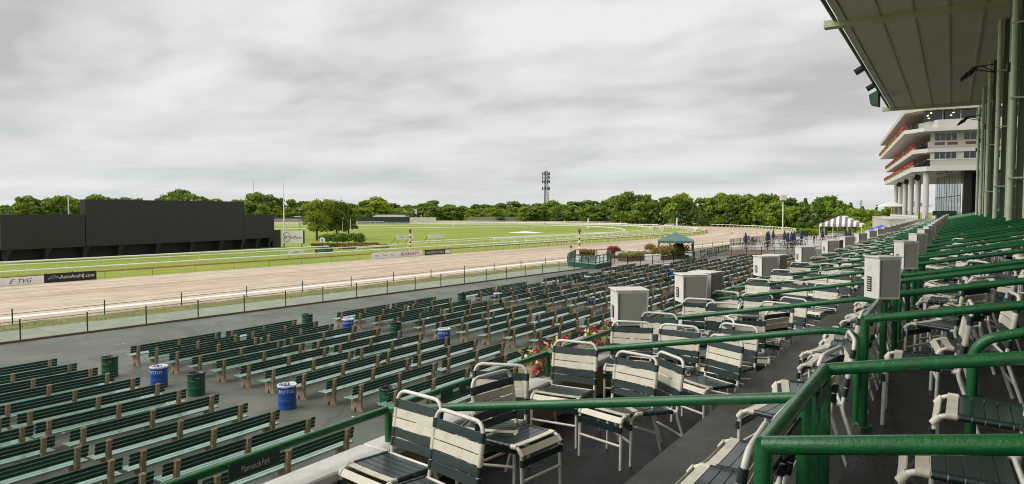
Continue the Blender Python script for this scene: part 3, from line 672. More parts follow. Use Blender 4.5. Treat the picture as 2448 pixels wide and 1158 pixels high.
def bench_thing():
    o = thing('bench', 'long green slatted bench with three concrete legs on the concourse', 'bench', group='benches in rows on the concourse')
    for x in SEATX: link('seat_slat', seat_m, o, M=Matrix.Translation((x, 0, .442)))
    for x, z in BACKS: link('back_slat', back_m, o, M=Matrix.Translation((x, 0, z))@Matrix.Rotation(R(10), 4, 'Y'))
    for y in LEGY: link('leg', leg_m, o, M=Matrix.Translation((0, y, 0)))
    return o
def bench_joined():
    b = MB()
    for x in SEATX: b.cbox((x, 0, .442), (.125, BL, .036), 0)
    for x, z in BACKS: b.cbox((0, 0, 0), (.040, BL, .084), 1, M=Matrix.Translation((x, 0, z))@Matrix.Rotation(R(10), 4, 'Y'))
    for y in LEGY:
        t = MB(); leg_geo(t); b.add([(v[0], v[1]+y, v[2]) for v in t.v], t.f, 2)
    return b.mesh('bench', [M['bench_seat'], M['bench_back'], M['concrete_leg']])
bench0 = bench_thing(); bench_far = bench_joined(); used = False
blocks = [3.75-11.2+.35, 3.75+.0, 15.0, 26.1, 37.4, 48.7, 60.0, 71.3, 82.6]
for bi, y0 in enumerate(blocks):
    if bi == 0: continue
    for r in range(12):
        x = -12.7-1.43*r
        if bi == 2 and r >= 9 and False: continue
        if y0 > 66 and r > 9: continue
        if y0 > 78 and r > 7: continue
        for k in range(2):
            y = y0+BL/2+k*(BL+.2)+.10*random.uniform(-1, 1); xx = x+.10*random.uniform(-1, 1); z = zg(xx)
            ya = .016*random.uniform(-1, 1)-(.0035*max(0, y-40)/10)
            if not in_view([(xx, y-2, z), (xx, y+2, z+.8)], 10): continue
            lab = 'green slatted bench, %s row from track fence, %s block from gazebo, end %s it' % (ordinal(12-r), ordinal(max(1, 8-bi)), 'away from' if k == 0 else 'nearer')
            if bi > 7: lab = 'small far green bench, %s row from the front wall, beyond the gazebo, %s one' % (ordinal(r+1), 'first' if k == 0 else 'second')
            if y < 46:
                o = bench0 if not used else dup(bench0, (0, 0, 0), 0); used = True
                o.location = (xx, y, z+.002); o.rotation_euler = (0, 0, ya); o['label'] = lab
            else:
                o = link('bench', bench_far, None, lab, 'bench', 'benches in rows on the concourse'); o.location = (xx, y, z+.002); o.rotation_euler = (0, 0, ya)

# ================================================================== DRUMS
def drum_body():
    pr = [(.0, 0), (.285, 0), (.29, .02), (.285, .05)]
    for zc in (.30, .58): pr += [(.285, zc-.03), (.297, zc), (.285, zc+.03)]
    pr += [(.285, .84), (.295, .86), (.29, .88), (.27, .875), (.262, .80), (.0, .5)]
    return MB().lathe(pr, 24)
def curved_text(s, r, zc, w, h, a0):
    vs, fs = text_geo(s, w, h); out = []
    for v in vs: a = a0+v.x/r; out.append((r*math.cos(a), r*math.sin(a), zc+v.y))
    return MB().add(out, fs)
def liner(b, seed):
    rn = random.Random(seed); n = 28; prof = [(.300, .83), (.306, .86), (.300, .905), (.270, .895), (.25, .78), (.16, .62), (0, .55)]
    vs = []; fs = []
    for k, (r, z) in enumerate(prof):
        for j in range(n):
            t = 2*math.pi*j/n; q = .012*math.sin(j*3+seed)+.010*rn.uniform(-1, 1)
            vs.append(((r+q*(k > 0))*math.cos(t), (r+q*(k > 0))*math.sin(t), z+(.016*rn.uniform(-1, 1) if k in (0, 2) else 0)))
    for k in range(len(prof)-1):
        for j in range(n): fs.append((k*n+j, k*n+(j+1) % n, (k+1)*n+(j+1) % n, (k+1)*n+j))
    b.add(vs, fs, 0, True); return b
body_mesh = {c: drum_body().mesh('drum_body', M['drum_'+c]) for c in ('blue', 'green')}
lin_mesh = {'blue': liner(MB(), 1).mesh('bin_liner', M['bag_white']), 'green': liner(MB(), 2).mesh('bin_liner', M['bag_black'])}
ctext = curved_text('BOTTLES', .301, .69, .50, .105, -math.pi/2).mesh('lettering', M['white_paint'])
def drum(px, py, kind, drop=None, label=None, grp=None):
    p = survey(px, py, 6.25+(.12 if drop is None else drop)); p.z = zg(p.x)
    o = thing('blue_drum' if kind == 'blue' else 'green_drum', label, 'trash can', p, group=grp)
    o.scale = (1, 1, .86); a = math.atan2(-p.y, -p.x)                                  # lettering turned towards the stand
    link('drum_body', body_mesh[kind], o); link('bin_liner', lin_mesh[kind], o, M=Matrix.Rotation(a*3, 4, 'Z'))
    if kind == 'blue': link('lettering', ctext, o, M=Matrix.Rotation(a+math.pi/2+random.uniform(-.5, .35), 4, 'Z'))
    else:
        l = MB()
        for j in range(6): t0 = -.45+.15*j; l.add([(.299*math.cos(t), .299*math.sin(t), z) for t, z in ((t0, .66), (t0+.15, .66), (t0+.15, .76), (t0, .76))], [(0, 1, 2, 3)])
        lb = l.build('label_plate', M['black'], o, M=Matrix.Rotation(a+.1, 4, 'Z'))
        link('lettering', curved_text('TRASH', .304, .725, .17, .038, 0).mesh('lettering', M['white_paint']), lb)
    return o
BG, GG = 'bottle drums in the aisles', 'trash drums in the aisles'
drum(381, 925, 'blue', label='blue bottles drum with white liner beside the lettered green trash drum'); drum(687, 980, 'blue', label='blue bottles drum with torn white liner standing alone at bench end')
drum(263, 898, 'green', label='green drum with crumpled black liner at the corner bench row'); drum(470, 945, 'green', label='green trash drum with label next to the blue bottles drum')
for px, py in ((832, 796), (1062, 826), (1190, 727), (1411, 740)): drum(px, py, 'blue', label='blue bottles drum between the bench blocks', grp=BG)
for px, py in ((735, 782), (946, 806), (1104, 727), (1297, 728), (1597, 688)): drum(px, py, 'green', label='green trash drum between the bench blocks', grp=GG)
for px, py in ((1404, 681), (1594, 650), (1755, 644), (1604, 664)): drum(px, py, 'blue', label='small distant blue drum among the far benches', grp='far blue drums')
for px, py in ((1457, 684), (1720, 668)): drum(px, py, 'green', label='distant green drum among the far benches', grp='far green drums')
drum(1303, 858, 'green', label='green drum with black liner just below the flower box'); drum(930, 992, 'green', label='green drum with black liner half hidden by the front rail')
# litter
for k in range(14):
    p = survey(random.uniform(60, 900), random.uniform(800, 1080), 6.3); p.z = zg(p.x)+.012
    MB().add([(0, 0, 0), (.09, .02, .01), (.10, .07, .004), (.02, .08, .02)], [(0, 1, 2, 3)]).build('paper_scrap', M['bag_white'], label='small white paper scrap on the dark concourse', cat='litter', group='paper scraps on the concourse').location = p

# ================================================================== STRAP CHAIRS
# local frame: width along X, chair faces +Y
CW = .225; TR = .0135
def back_path():
    L_ = [(-CW, -.33, 0), (-CW, -.20, .40), (-CW, -.275, .865), (CW, -.275, .865), (CW, -.20, .40), (CW, -.33, 0)]
    return L_
def up_at(z): t = (z-.40)/.465; return -.20-.075*t
def strap(b, y, z, ny, nz, w, mi, half=CW, th=.007, sag=.004):
    """flat vinyl band across X at (y,z); (ny,nz) its face normal; ends wrapped round the tubes"""
    ty, tz = -nz, ny; K = 6; vs = []; fs = []
    for i in range(K+1):
        x = -half+2*half*i/K; d = -sag*(1-(x/half)**2)
        for e, t in ((-1, -1), (1, -1), (1, 1), (-1, 1)):
            o = t*th*.5+d+TR*.55
            vs.append((x, y+ny*o+ty*w/2*e, z+nz*o+tz*w/2*e))
    for i in range(K):
        for j in range(4): fs.append((i*4+j, i*4+(j+1) % 4, i*4+4+(j+1) % 4, i*4+4+j))
    b.add(vs, [(0, 3, 2, 1)]+fs+[(K*4, K*4+1, K*4+2, K*4+3)], mi)
    for s in (-half, half):
        b.tube([(s, y-ty*w/2, z-tz*w/2), (s, y+ty*w/2, z+tz*w/2)], TR+.006, 8, mi)
def frame_parts():
    d = {}
    hoop = fillet([(-CW, -.20, .40), (-CW, -.275, .865), (CW, -.275, .865), (CW, -.20, .40)], .085, 6)
    d['back_frame'] = MB().tube(hoop, TR, 8)
    for s in (-1, 1):
        d['rear%d' % s] = MB().tube(fillet([(s*CW, -.21, .46), (s*CW, -.20, .40), (s*(CW+.012), -.33, 0)], .05, 3), TR, 8)
        d['front%d' % s] = MB().tube(fillet([(s*CW, .10, .437), (s*CW, .225, .437), (s*(CW+.004), .235, .0)], .07, 5), TR, 8)
    b = MB()
    for s in (-1, 1): b.tube([(s*CW, -.20, .42), (s*CW, .12, .437)], TR, 8)
    b.tube([(-CW, -.19, .425), (CW, -.19, .425)], TR*.9, 8)
    d['seat_frame'] = b
    d['stretcher1'] = MB().tube([(-CW, .235, .20), (CW, .235, .20)], TR*.85, 6)
    d['stretcher2'] = MB().tube([(-CW, -.265, .20), (CW, -.265, .20)], TR*.85, 6)
    return d
BACKSTR = [(.775, 1), (.708, 0), (.641, 0), (.574, 1), (.507, 1)]
SEATSTR = [(-.135, 1), (-.077, 1), (-.019, 1), (.039, 1), (.097, 1), (.155, 0)]
def straps_geo():
    out = []
    for z, c in BACKSTR:
        b = MB(); strap(b, up_at(z), z, .987, .16, .060, 0); out.append(('back_strap', b, c))
    for y, c in SEATSTR:
        b = MB(); strap(b, y, .428+.0+.012*(y+.2)/.4, -.03, 1, .052, 0); out.append(('seat_strap', b, c))
    b = MB(); strap(b, .222, .408, .80, .60, .052, 0); out.append(('seat_strap', b, 0))
    b = MB(); strap(b, .2365, .335, 1, 0, .052, 0); out.append(('seat_strap', b, 1))
    return out
cf = frame_parts(); cs = straps_geo(); fmesh = {k: b.mesh(k.strip('-1'), M['chair_frame']) for k, b in cf.items()}
smesh = [(n, b.mesh(n, M['strap_dark'] if c else M['strap_white'])) for n, b, c in cs]
def chair_proto(label, grp):
    o = thing('strap_chair', label, 'chair', group=grp)
    for k, me in fmesh.items():
        nm = 'leg' if k[:4] in ('rear', 'fron') else ('stretcher' if k.startswith('stret') else k); link(nm, me, o)
    for n, me in smesh: link(n, me, o)
    return o
jb = MB()
for k, b in cf.items(): jb.add(b.v, b.f, 0, True)
for n, b, c in cs: jb.add(b.v, b.f, 1 if c else 2)
chair_far = jb.mesh('strap_chair', [M['chair_frame'], M['strap_dark'], M['strap_white']])
proto = [None]
def chair(x, y, z, face, label, grp=None, full=True, tilt=0):
    """face: compass direction in degrees the sitter looks, 0 = +Y, 90 = -X"""
    if not in_view([(x, y, z), (x, y, z+.8)], 60): return
    if full:
        if proto[0] is None: proto[0] = chair_proto(label, grp); o = proto[0]
        else: o = copy_tree(proto[0])
        o['label'] = label
        if grp: o['group'] = grp
        elif 'group' in o: del o['group']
    else: o = link('strap_chair', chair_far, None, label, 'chair', grp)
    o.location = (x, y, z+.002+max(0, .33*math.sin(abs(tilt)))); o.rotation_euler = (tilt, 0, R(face)); return o
LB = 'strap chairs in the lower boxes'
# the first two lower boxes, from the photograph
chair(-3.13, 3.34, LOW, 172, 'cream and green strap chair beside the post where partition meets front rail')
chair(-2.63, 3.12, LOW, 168, 'strap chair standing in front of another by the first partition rail')
chair(-2.75, 4.35, LOW, 262, 'strap chair turned away from the track, wet dark seat, just past the first partition rail')
chair(-3.05, 4.45, LOW, 200, 'strap chair close to the tan wall behind the turned chair')
chair(-3.06, 5.66, LOW, 184, 'strap chair against the tan wall in front of the red flowers')
chair(-2.42, 5.45, LOW, 165, 'strap chair with wet seat and crossbar near the second partition rail')
chair(-2.25, 5.62, LOW, 140, 'strap chair tucked behind the wet seated chair at the second rail')
chair(-3.05, 7.9, LOW, 182, 'strap chair facing back beside the tan wall under the first white monitor')
chair(-2.05, 7.55, LOW, 168, 'strap chair with wet striped seat alone in the third box')
chair(-2.45, 8.1, LOW, 120, 'strap chair sideways behind the chair with the wet striped seat')
for x, y, f in ((-1.62-.42, 6.75, 150), (-3.02, 7.1, 195), (-2.55, 7.15, 178), (-2.02, 8.3, 200), (-2.62, 9.3, 188), (-2.08, 9.75, 170), (-3.05, 9.55, 184)): chair(x, y, LOW, f, 'cream and dark green strap chair in a lower box', LB)
for i, y in enumerate(LY[3:38]):
    k = 0
    for x, dy, f in ((-3.08, -.28, 180), (-2.5, -.32, 176), (-2.0, -.6, 165), (-2.7, -1.25, 90), (-2.1, -1.5, 70)):
        if random.random() < (.12 if k < 3 else .45): k += 1; continue
        k += 1
        if y > 45 and k > 3: continue
        chair(x+random.uniform(-.06, .06), y+dy+random.uniform(-.08, .08), LOW, f+random.uniform(-16, 16), 'cream and dark green strap chair in a lower box' if y < 24 else 'small distant strap chair in the lower boxes', LB if y < 24 else 'far strap chairs in the lower boxes', full=y < 13)
# chairs pushed together on the step, seats wet
TB_ = 'wet seated chairs lined up on the step'
for y in (2.75, 3.20, 3.68): chair(-.88+random.uniform(-.03, .03), y, TREAD, 92+random.uniform(-4, 4), 'strap chair with rain beaded dark seat lined up on the step below the plate rail', TB_)
for y in (4.75, 5.3, 6.45, 6.95, 7.3, 7.75, 8.2, 9.2, 9.7, 10.6, 11.1): chair(-.86+random.uniform(-.04, .04), y, TREAD, 92+random.uniform(-14, 14), 'strap chair lined up on the step along the upper front rail', 'chairs along the step', full=y < 8.5)
for y in np.arange(12, 44, .85):
    if random.random() < .75: chair(-.95, float(y), TREAD, 90+random.uniform(-14, 14), 'distant strap chair on the step along the boxes', 'far chairs along the step', full=False)
# upper boxes
UB = 'strap chairs in the upper boxes'
for x, y, f, l in ((.22, 2.80, 95, 'strap chair with dark green seat behind the square cornered rail'), (.07, 3.42, 92, 'strap chair with cream front strap beside the flanged post'),
                   (.18, 4.38, 89, 'strap chair in the gap between the upper boxes'), (-.15, 5.62, 92, 'strap chair just inside the rail below the large monitor box'),
                   (.62, 5.85, 70, 'strap chair with dry dark seat under the second upper rail'), (.14, 6.45, 96, 'strap chair beside the dry dark seat in the third upper box'), (1.45, 4.1, 60, 'strap chair turned on the second upper step'), (1.55, 5.3, 75, 'strap chair near the column of pipes on the second upper step')):
    chair(x, y, UP+.22*int((x+.49)/1.14), f, l)
for i, y in enumerate(UY[3:60]):
    yy_ = y
    for tier in range(6):
        for k in range(3 if tier < 2 and yy_ < 24 else 2):
            if random.random() < (.18 if yy_ < 22 else .55)+.05*tier: continue
            x = -.49+1.14*tier+.55+random.uniform(-.15, .2); yy = y+.30+.48*k+random.uniform(-.1, .1)
            if yy > 60: continue
            chair(x, yy, UP+.22*tier, 92+random.uniform(-35, 35), 'cream and green strap chair in an upper box' if yy < 14 else 'distant strap chair between upper rails', UB if yy < 14 else 'far strap chairs in the upper boxes', full=yy < 8.2)

# ================================================================== MONITOR HOUSINGS
def monitor_parts(flip=False):
    b = MB(); w, d, h = .40, .40, .44
    # body narrower at the rear foot: slanted back
    vs = [(-w/2, -d/2, 0), (w/2, -d/2, 0), (w/2, d/2-.02, 0), (-w/2, d/2-.02, 0), (-w/2, -d/2-.006, h), (w/2, -d/2-.006, h), (w/2, d/2, h), (-w/2, d/2, h)]
    b.add(vs, [(3, 2, 1, 0), (4, 5, 6, 7), (0, 1, 5, 4), (1, 2, 6, 5), (2, 3, 7, 6), (3, 0, 4, 7)])
    f = MB(); f.add([(w/2+.004, -d/2+.025, .025), (w/2+.004, d/2-.04, .025), (w/2+.004, d/2-.03, h-.025), (w/2+.004, -d/2+.01, h-.025)], [(0, 1, 2, 3)])
    v = MB(); v.add([(-.12, -d/2-.008, .07), (.0, -d/2-.008, .07), (.0, -d/2-.010, .23), (-.12, -d/2-.010, .23)], [(0, 1, 2, 3)])
    t = MB()
    for k in range(6): z = .085+.024*k; y = -d/2-.0105-.002*(z-.07)/.16; t.add([(-.108, y, z), (-.02, y, z), (-.02, y-.0006, z+.009), (-.108, y-.0006, z+.009)], [(0, 1, 2, 3)])
    br = MB().cbox((0, 0, -.02), (.22, .2, .04)).tube([(0, -.02, -.04), (0, -.02, -.25)], .03, 8)
    cb_ = MB().tube([(.05, .08, 0), (.07, .12, -.10), (.02, .10, -.20), (.0, .02, -.26)], .011, 6)
    hg = MB()
    hg.cbox((w/2+.006, -d/2+.012, h/2), (.012, .018, h-.06))
    tp = MB().cbox((0, -.01, h+.006), (w+.02, d+.05, .014), bev=.004)
    return [('body', b.mesh('body', M['monitor'])), ('side_panel', f.mesh('side_panel', M['monitor_face'])), ('vent', v.mesh('vent', M['black'])), ('vent_slot', t.mesh('vent_slot', M['white_paint'])), ('bracket', br.mesh('bracket', M['rail_green'])), ('lid', tp.mesh('lid', M['monitor'])), ('cable', cb_.mesh('cable', M['black'])), ('hinge', hg.mesh('hinge', M['tower_steel']))]
mp = monitor_parts()
def monitor(x, y, z, rz, label, grp=None, sc=(1, 1, 1)):
    o = thing('monitor_housing', label, 'monitor box', (x, y, z), R(rz), grp)
    o.scale = sc
    for n, me in mp: link(n, me, o)
FM, UM = 'monitor boxes along the front rail', 'monitor boxes along the upper front rail'
for i, y in enumerate([8.25, 10.75, 16.0, 20.9, 25.7, 30.2, 34.9, 39.7, 44.5, 49.3, 54, 59, 64, 68.5, 73, 78, 83, 88, 93, 98, 103]):
    lab = {0: 'white monitor box with vent above the red flower box', 1: 'white monitor box backed by a second slanted box'}.get(i, 'white monitor box on the front rail, %s beyond the doubled box' % ordinal(max(1, i-1)))
    monitor(-3.50, y, ZFR+.03, -54+random.uniform(-4, 4), lab)
    if i in (1, 2, 4): monitor(-3.42, y+.52, ZFR+.03, -12, 'slanted white monitor box facing away behind another on the front rail', 'backing monitor boxes')
for i, y in enumerate([6.5, 10.0, 13.5, 17.0, 20.5, 24.0, 28, 32, 36, 40, 44.5, 49, 54, 59, 64, 69, 76, 84, 92, 100]):
    lab = {0: 'large white monitor box with black vent plate above the upper rail'}.get(i, 'white monitor box on the upper front rail, %s past the largest' % ordinal(max(1, i)))
    monitor(XM+.01, y, ZM+.02, -52+random.uniform(-5, 5), lab, sc=(.50, .48, .78))

# ================================================================== FLOWERS
def leaf_cloud(b_pts, size, mi_fn, flat=.0):
    v = []; f = []; m = []
    for p in b_pts:
        n = rng.normal(size=3); n[2] += flat; n /= np.linalg.norm(n)+1e-9; a = np.cross(n, rng.normal(size=3)); a /= np.linalg.norm(a)+1e-9; c = np.cross(n, a)
        s = size*(.6+.8*rng.random()); k = len(v)
        v += [tuple(p+a*s), tuple(p+c*s*.7), tuple(p-a*s), tuple(p-c*s*.7)]; f.append((k, k+1, k+2, k+3)); m.append(mi_fn(p))
    b = MB(); b.v = v; b.f = f; b.m = m; b.sm = [False]*len(f); return b
def flower_bed(name, label, cat, pts, size, weights, mats, loc=(0, 0, 0), extra=None):
    o = thing(name, label, cat, loc)
    if extra: extra(o)
    w = np.cumsum(weights)/sum(weights); b = leaf_cloud(pts, size, lambda p: int(np.searchsorted(w, rng.random())), .6)
    b.build('blossoms', mats, o, kind='stuff'); return o
def box_pts(n, sx, sy, z0, z1): return [np.array((rng.uniform(-sx, sx), rng.uniform(-sy, sy), rng.uniform(z0, z1)*(1-.3*rng.random()))) for _ in range(n)]
FL = [M['leaf'], M['petal_red'], M['petal_cream'], M['petal_pink']]
for i, y in enumerate((6.5, 7.85)):
    def trough(o): MB().cbox((0, 0, .08), (.2, 1.0, .16), bev=.02).build('planter', M['wall_tan'], o)
    flower_bed('flower_box', ['red and cream flower box on the coping by the second box', 'bright flower box of red pink and cream blossoms under the monitor', 'flower box with pink blossoms behind the strap chair back'][i] if i < 3 else 'flower box of mixed blossoms on the front wall', 'flowers', box_pts(420, .13, .5, .14, .36), .03, (4, 3, 3, 1.5), FL, (-3.70, y, EZ-1.79), trough)
# ================================================================== INFIELD
GZ = ZT-.06
def frame_at(A, B):
    """local frame on the ground from A to B: x along AB, y away from the stand"""
    ex = (Vector(B)-Vector(A)); ex.z = 0; ex.normalize(); ey = Vector((0, 0, 1)).cross(ex)
    return ex, ey
# video board: near end at the left, running along the stretch
A = at_depth(205, 106, GZ); Bp = at_depth(585, 132, GZ)
ex, ey = frame_at(A, Bp); LB_ = (Bp-A).length
tb = thing('video_board', 'huge dark stepped video board standing in the grass infield', 'video board', A, math.atan2(ex.y, ex.x))
zt = height(477, 106)-GZ; zb = height(590, 106)-GZ; zl = height(513, 104)-GZ
def panels(name, x0, x1, z0, z1, y0, nx, nz, par):
    f = MB().box(x0, x1, y0+.05, y0+1.5, z0, z1).build(name, M['board_gap'], par)
    w = (x1-x0)/nx; h = (z1-z0)/nz
    pm_ = MB().box(.003, w-.003, 0, .06, .003, h-.003).mesh('screen_panel', M['board'])
    for i in range(nx):
        for j in range(nz): link('screen_panel', pm_, f, M=Matrix.Translation((x0+w*i, y0, z0+h*j)))
panels('main_screen', 0, LB_, zb, zt, 0, 18, 5, tb)
panels('side_screen', -11.6, -.12, zb, zl, .0, 7, 3, tb)
zr_ = height(513, 134)-GZ
panels('side_screen', LB_+.12, LB_+7.3, height(570, 136)-GZ, zr_, .1, 4, 3, tb)
MB().box(-12.4, LB_+8.6, 1.6, 2.0, 0, zb+.4).build('skirt_wall', M['board_gap'], tb)
MB().box(LB_+7.3, LB_+9.4, .6, 1.9, 0, zr_*.52).build('end_wall', M['board'], tb)
for x in (-10.8, -5.5, 0, 5.5, 12, 18.5, 24.5, LB_-.3, LB_+3.2, LB_+6.3):
    c = MB().box(x-.25, x+.25, .5, 1.1, 0, zb+.05); c.add([(x-.12, .3, zb+.03), (x+.12, .3, zb+.03), (x+.12, .5, zb-1.3), (x-.12, .5, zb-1.3), (x+.9, .3, zb+.03)], [(0, 1, 2, 3), (1, 4, 2)])
    c.build('column', M['board'], tb)
for x in (8, 19, 24): MB().cbox((x, .7, zt+.12), (.35, .3, .24)).build('vent_cap', M['stucco'], tb)
# sponsor hoarding at the end of the board
A = at_depth(674, 137, GZ); Bq = at_depth(724, 137, GZ); ex, ey = frame_at(A, Bq); w = (Bq-A).length
sg = thing('sponsor_board', 'white hoarding with circled letters beside the dark video board', 'sign', A, math.atan2(ex.y, ex.x))
h0, h1 = height(582, 137)-GZ, height(553, 137)-GZ
MB().box(0, w, 0, .12, h0, h1).build('panel', M['sign_white'], sg)
MB().box(w, w+.06, 0, .9, h0-.1, h1+.1).build('edge', M['board'], sg)
for x in (.3, w-.3): MB().box(x-.08, x+.08, .15, .3, -.1, h1).build('post', M['board'], sg)
ring = MB(); k = 30
vs = []
for j in range(k): t = 2*math.pi*j/k; vs += [(w*.22+.78*math.cos(t), -.012, (h0+h1)/2+.98*math.sin(t)), (w*.22+.70*math.cos(t), -.012, (h0+h1)/2+.90*math.sin(t))]
ring.add(vs, [(2*j, 2*j+1, (2*j+3) % (2*k), (2*j+2) % (2*k)) for j in range(k) if j not in (14, 15)]); ring.build('ring', M['ink'], sg)
zc = (h0+h1)/2
sign_text('lettering', 'BM', (w*.22, 0, zc), (1, 0, 0), (0, 0, 1), 1.0, .62, M['ink'], sg, off=.014)
sign_text('lettering', 'Bet', (w*.49, 0, zc), (1, 0, 0), (0, 0, 1), .95, .62, M['ink_red'], sg, off=.014)
sign_text('lettering', 'Makers', (w*.765, 0, zc), (1, 0, 0), (0, 0, 1), 1.5, .62, M['ink'], sg, off=.014)

# hoardings on the brown rail
def hoarding(label, s0, s1, n, z0, z1, m, texts, name='hoarding'):
    o = thing(name, label, 'sign', TP(s0, n, ZT), math.pi/2-TA); Ls = s1-s0
    MB().box(0, Ls, 0, .05, z0, z1).build('panel', m, o)
    for x in np.arange(.2, Ls, 2.4): MB().box(x-.03, x+.03, .05, .12, -.05, z1+.1).build('post', M['iron'], o)
    for t, cx, w_, h_, mm, sh in texts: sign_text('lettering', t, (cx, 0, (z0+z1)/2), (1, 0, 0), (0, 0, 1), w_, h_, mm, o, sh)
    return o
def s_of(px, n): # distance along the stretch where a line n in from the fence crosses a photo column
    lo, hi = -60., 260.
    for _ in range(50):
        m = (lo+hi)/2; p = pix(TP(m, n, ZT))
        if p is None or p[0] < px: lo = m
        else: hi = m
    return lo
a, b = s_of(-60, 39.2), s_of(105, 39.2); u = (b-a)
hoarding('white hoarding with repeated slanted green and black letters on brown rail', a, b, 39.2, .02, .80, M['sign_white'],
    [('TVG', u-5.3+2.9*0, 1.2, .4, M['ink'], .4), ('TVG', u-1.6, 1.2, .4, M['ink'], .4), ('TVG', u-9.0, 1.2, .4, M['ink'], .4), ('E', u-2.7, .5, .4, M['ink_green'], .4), ('E', u-6.4, .5, .4, M['ink_green'], .4)])
a, b = s_of(106, 39.2), s_of(231, 39.2); u = b-a
o = hoarding('black hoarding with white web address and pale car outline', a, b, 39.2, .02, .95, M['sign_black'], [('AutoAveNJ.com', u*.62, u*.66, .5, M['white_paint'], 0)])
car = MB(); car.tube([(u*.07, -.01, .30), (u*.09, -.01, .5), (u*.13, -.01, .66), (u*.19, -.01, .70), (u*.25, -.01, .60), (u*.28, -.01, .45), (u*.28, -.01, .32)], .03, 4)
car.tube([(u*.10, -.01, .42), (u*.18, -.01, .5), (u*.26, -.01, .45)], .03, 4); car.build('car_outline', M['ink_blue'], o)
a, b = s_of(889, 39.2), s_of(1010, 39.2); u = b-a
hoarding('long white hoarding with red and black lettering at the striped pole', a, b, 39.2, .02, .95, M['sign_white'], [('RUN', u*.63, u*.14, .52, M['ink'], 0), ('HAPPY', u*.815, u*.22, .52, M['ink_red'], 0)]+[('TVG', u*(.09+.15*k), u*.08, .26, M['ink'], .4) for k in range(3)])
a, b = s_of(1016, 39.2), s_of(1078, 39.2); u = b-a
mo = hoarding('dark green hoarding with white capitals beyond the striped pole', a, b, 39.2, .05, .80, M['sign_green'], [('MONMOUTH PARK', u*.38, u*.66, .36, M['white_paint'], 0)])
MB().box(u*.77, u*.98, -.02, -.006, .12, .72).build('white_panel', M['sign_white'], mo)
a, b = s_of(689, 53.8), s_of(726, 53.8)
hoarding('small white and green banner on thin turf rail by video board', a, b, 53.8, .35, 1.0, M['sign_white'], [('LVST', (b-a)*.5, (b-a)*.4, .3, M['ink'], 0)], 'rail_banner')
a, b = s_of(754, 53.8), s_of(796, 53.8)
hoarding('narrow green banner on thin turf rail before the flower bed', a, b, 53.8, .45, .95, M['sign_green'], [('MONMOUTH', (b-a)*.5, (b-a)*.8, .3, M['ink_blue'], 0)], 'rail_banner')
for px0, px1, y0, y1, dep, lab, tx in ((949, 988, 573, 563, 152, 'white low sign on the infield grass behind the striped pole', '//TVG'), (1024, 1062, 571, 561, 155, 'blank white low sign on the infield grass', None)):
    A = at_depth(px0, dep, GZ); B_ = at_depth(px1, dep+4, GZ); ex, ey = frame_at(A, B_); w = (B_-A).length
    o = thing('infield_sign', lab, 'sign', A, math.atan2(ex.y, ex.x)); z0, z1 = max(.1, height(y0, dep)-GZ), height(y1, dep)-GZ
    MB().box(0, w, 0, .1, z0, z1).build('panel', M['sign_white'], o)
    for x in (.4, w-.4): MB().tube([(x, .1, z1-.2), (x-.9, 1.6, 0)], .05, 5).tube([(x, .12, 0), (x, .12, z1)], .04, 5).build('brace', M['iron'], o)
    if tx: 
        for q in (.25, .7): sign_text('lettering', tx, (w*q, 0, (z0+z1)/2), (1, 0, 0), (0, 0, 1), w*.3, .3, M['ink'], o, .4)
# striped poles
def striped_pole(px, ytop, ybot, label):
    p = survey(px, ybot, 7.3); dep = math.hypot(p.x, p.y); z = GZ; d = -(p.x)*math.sin(YAW)+p.y*math.cos(YAW); H = height(ytop, d)-z
    o = thing('striped_pole', label, 'pole', (p.x, p.y, z)); k = 9; h = H*.90/k
    for i in range(k): MB().lathe([(.14, i*h), (.14, (i+1)*h)], 10).build('band', M['red_pole' if i % 2 == 0 else 'rail_white'], o)
    MB().lathe([(.14, k*h), (.24, k*h+.05), (.24, k*h+.3), (.14, k*h+.4), (.2, H-.1), (.0, H)], 10).build('finial', M['red_pole'], o)
striped_pole(981, 548, 603, 'red and white banded pole rising behind the long white hoarding'); striped_pole(1385, 548, 614, 'red and white banded pole beside the green deck')
def marker_post(px, ytop, ybot, label, dark):
    p = survey(px, ybot, 7.3); d = -(p.x)*math.sin(YAW)+p.y*math.cos(YAW); H = height(ytop, d)-GZ
    o = thing('distance_post', label, 'post', (p.x, p.y, GZ)); MB().cbox((0, 0, H/2), (.42, .42, H), bev=.03).build('shaft', M['rail_white'], o)
    if dark: MB().cbox((0, -.0, H*.9), (.5, .5, H*.12)).build('cap', M['tower_steel'], o); MB().box(-.08, .08, -.225, -.212, H*.1, H*.75).build('stripe', M['ink'], o)
    else: MB().lathe([(.18, H), (.26, H+.15), (.26, H+.45), (0, H+.6)], 8).build('finial', M['rail_white'], o)
marker_post(1396, 549, 565, 'white post with dark cap near the banded pole', True); marker_post(1563, 548, 566, 'white post with dark cap on the turf before the green gazebo', True)
marker_post(1406, 526, 547, 'tall white post on the inner turf bend', False); marker_post(1618, 524, 546, 'tall white post where the turf rail turns', False)
marker_post(1084, 531, 541, 'white post on the far turf rail', False); marker_post(1303, 533, 545, 'white post with dark cap on the far turf rail', True)
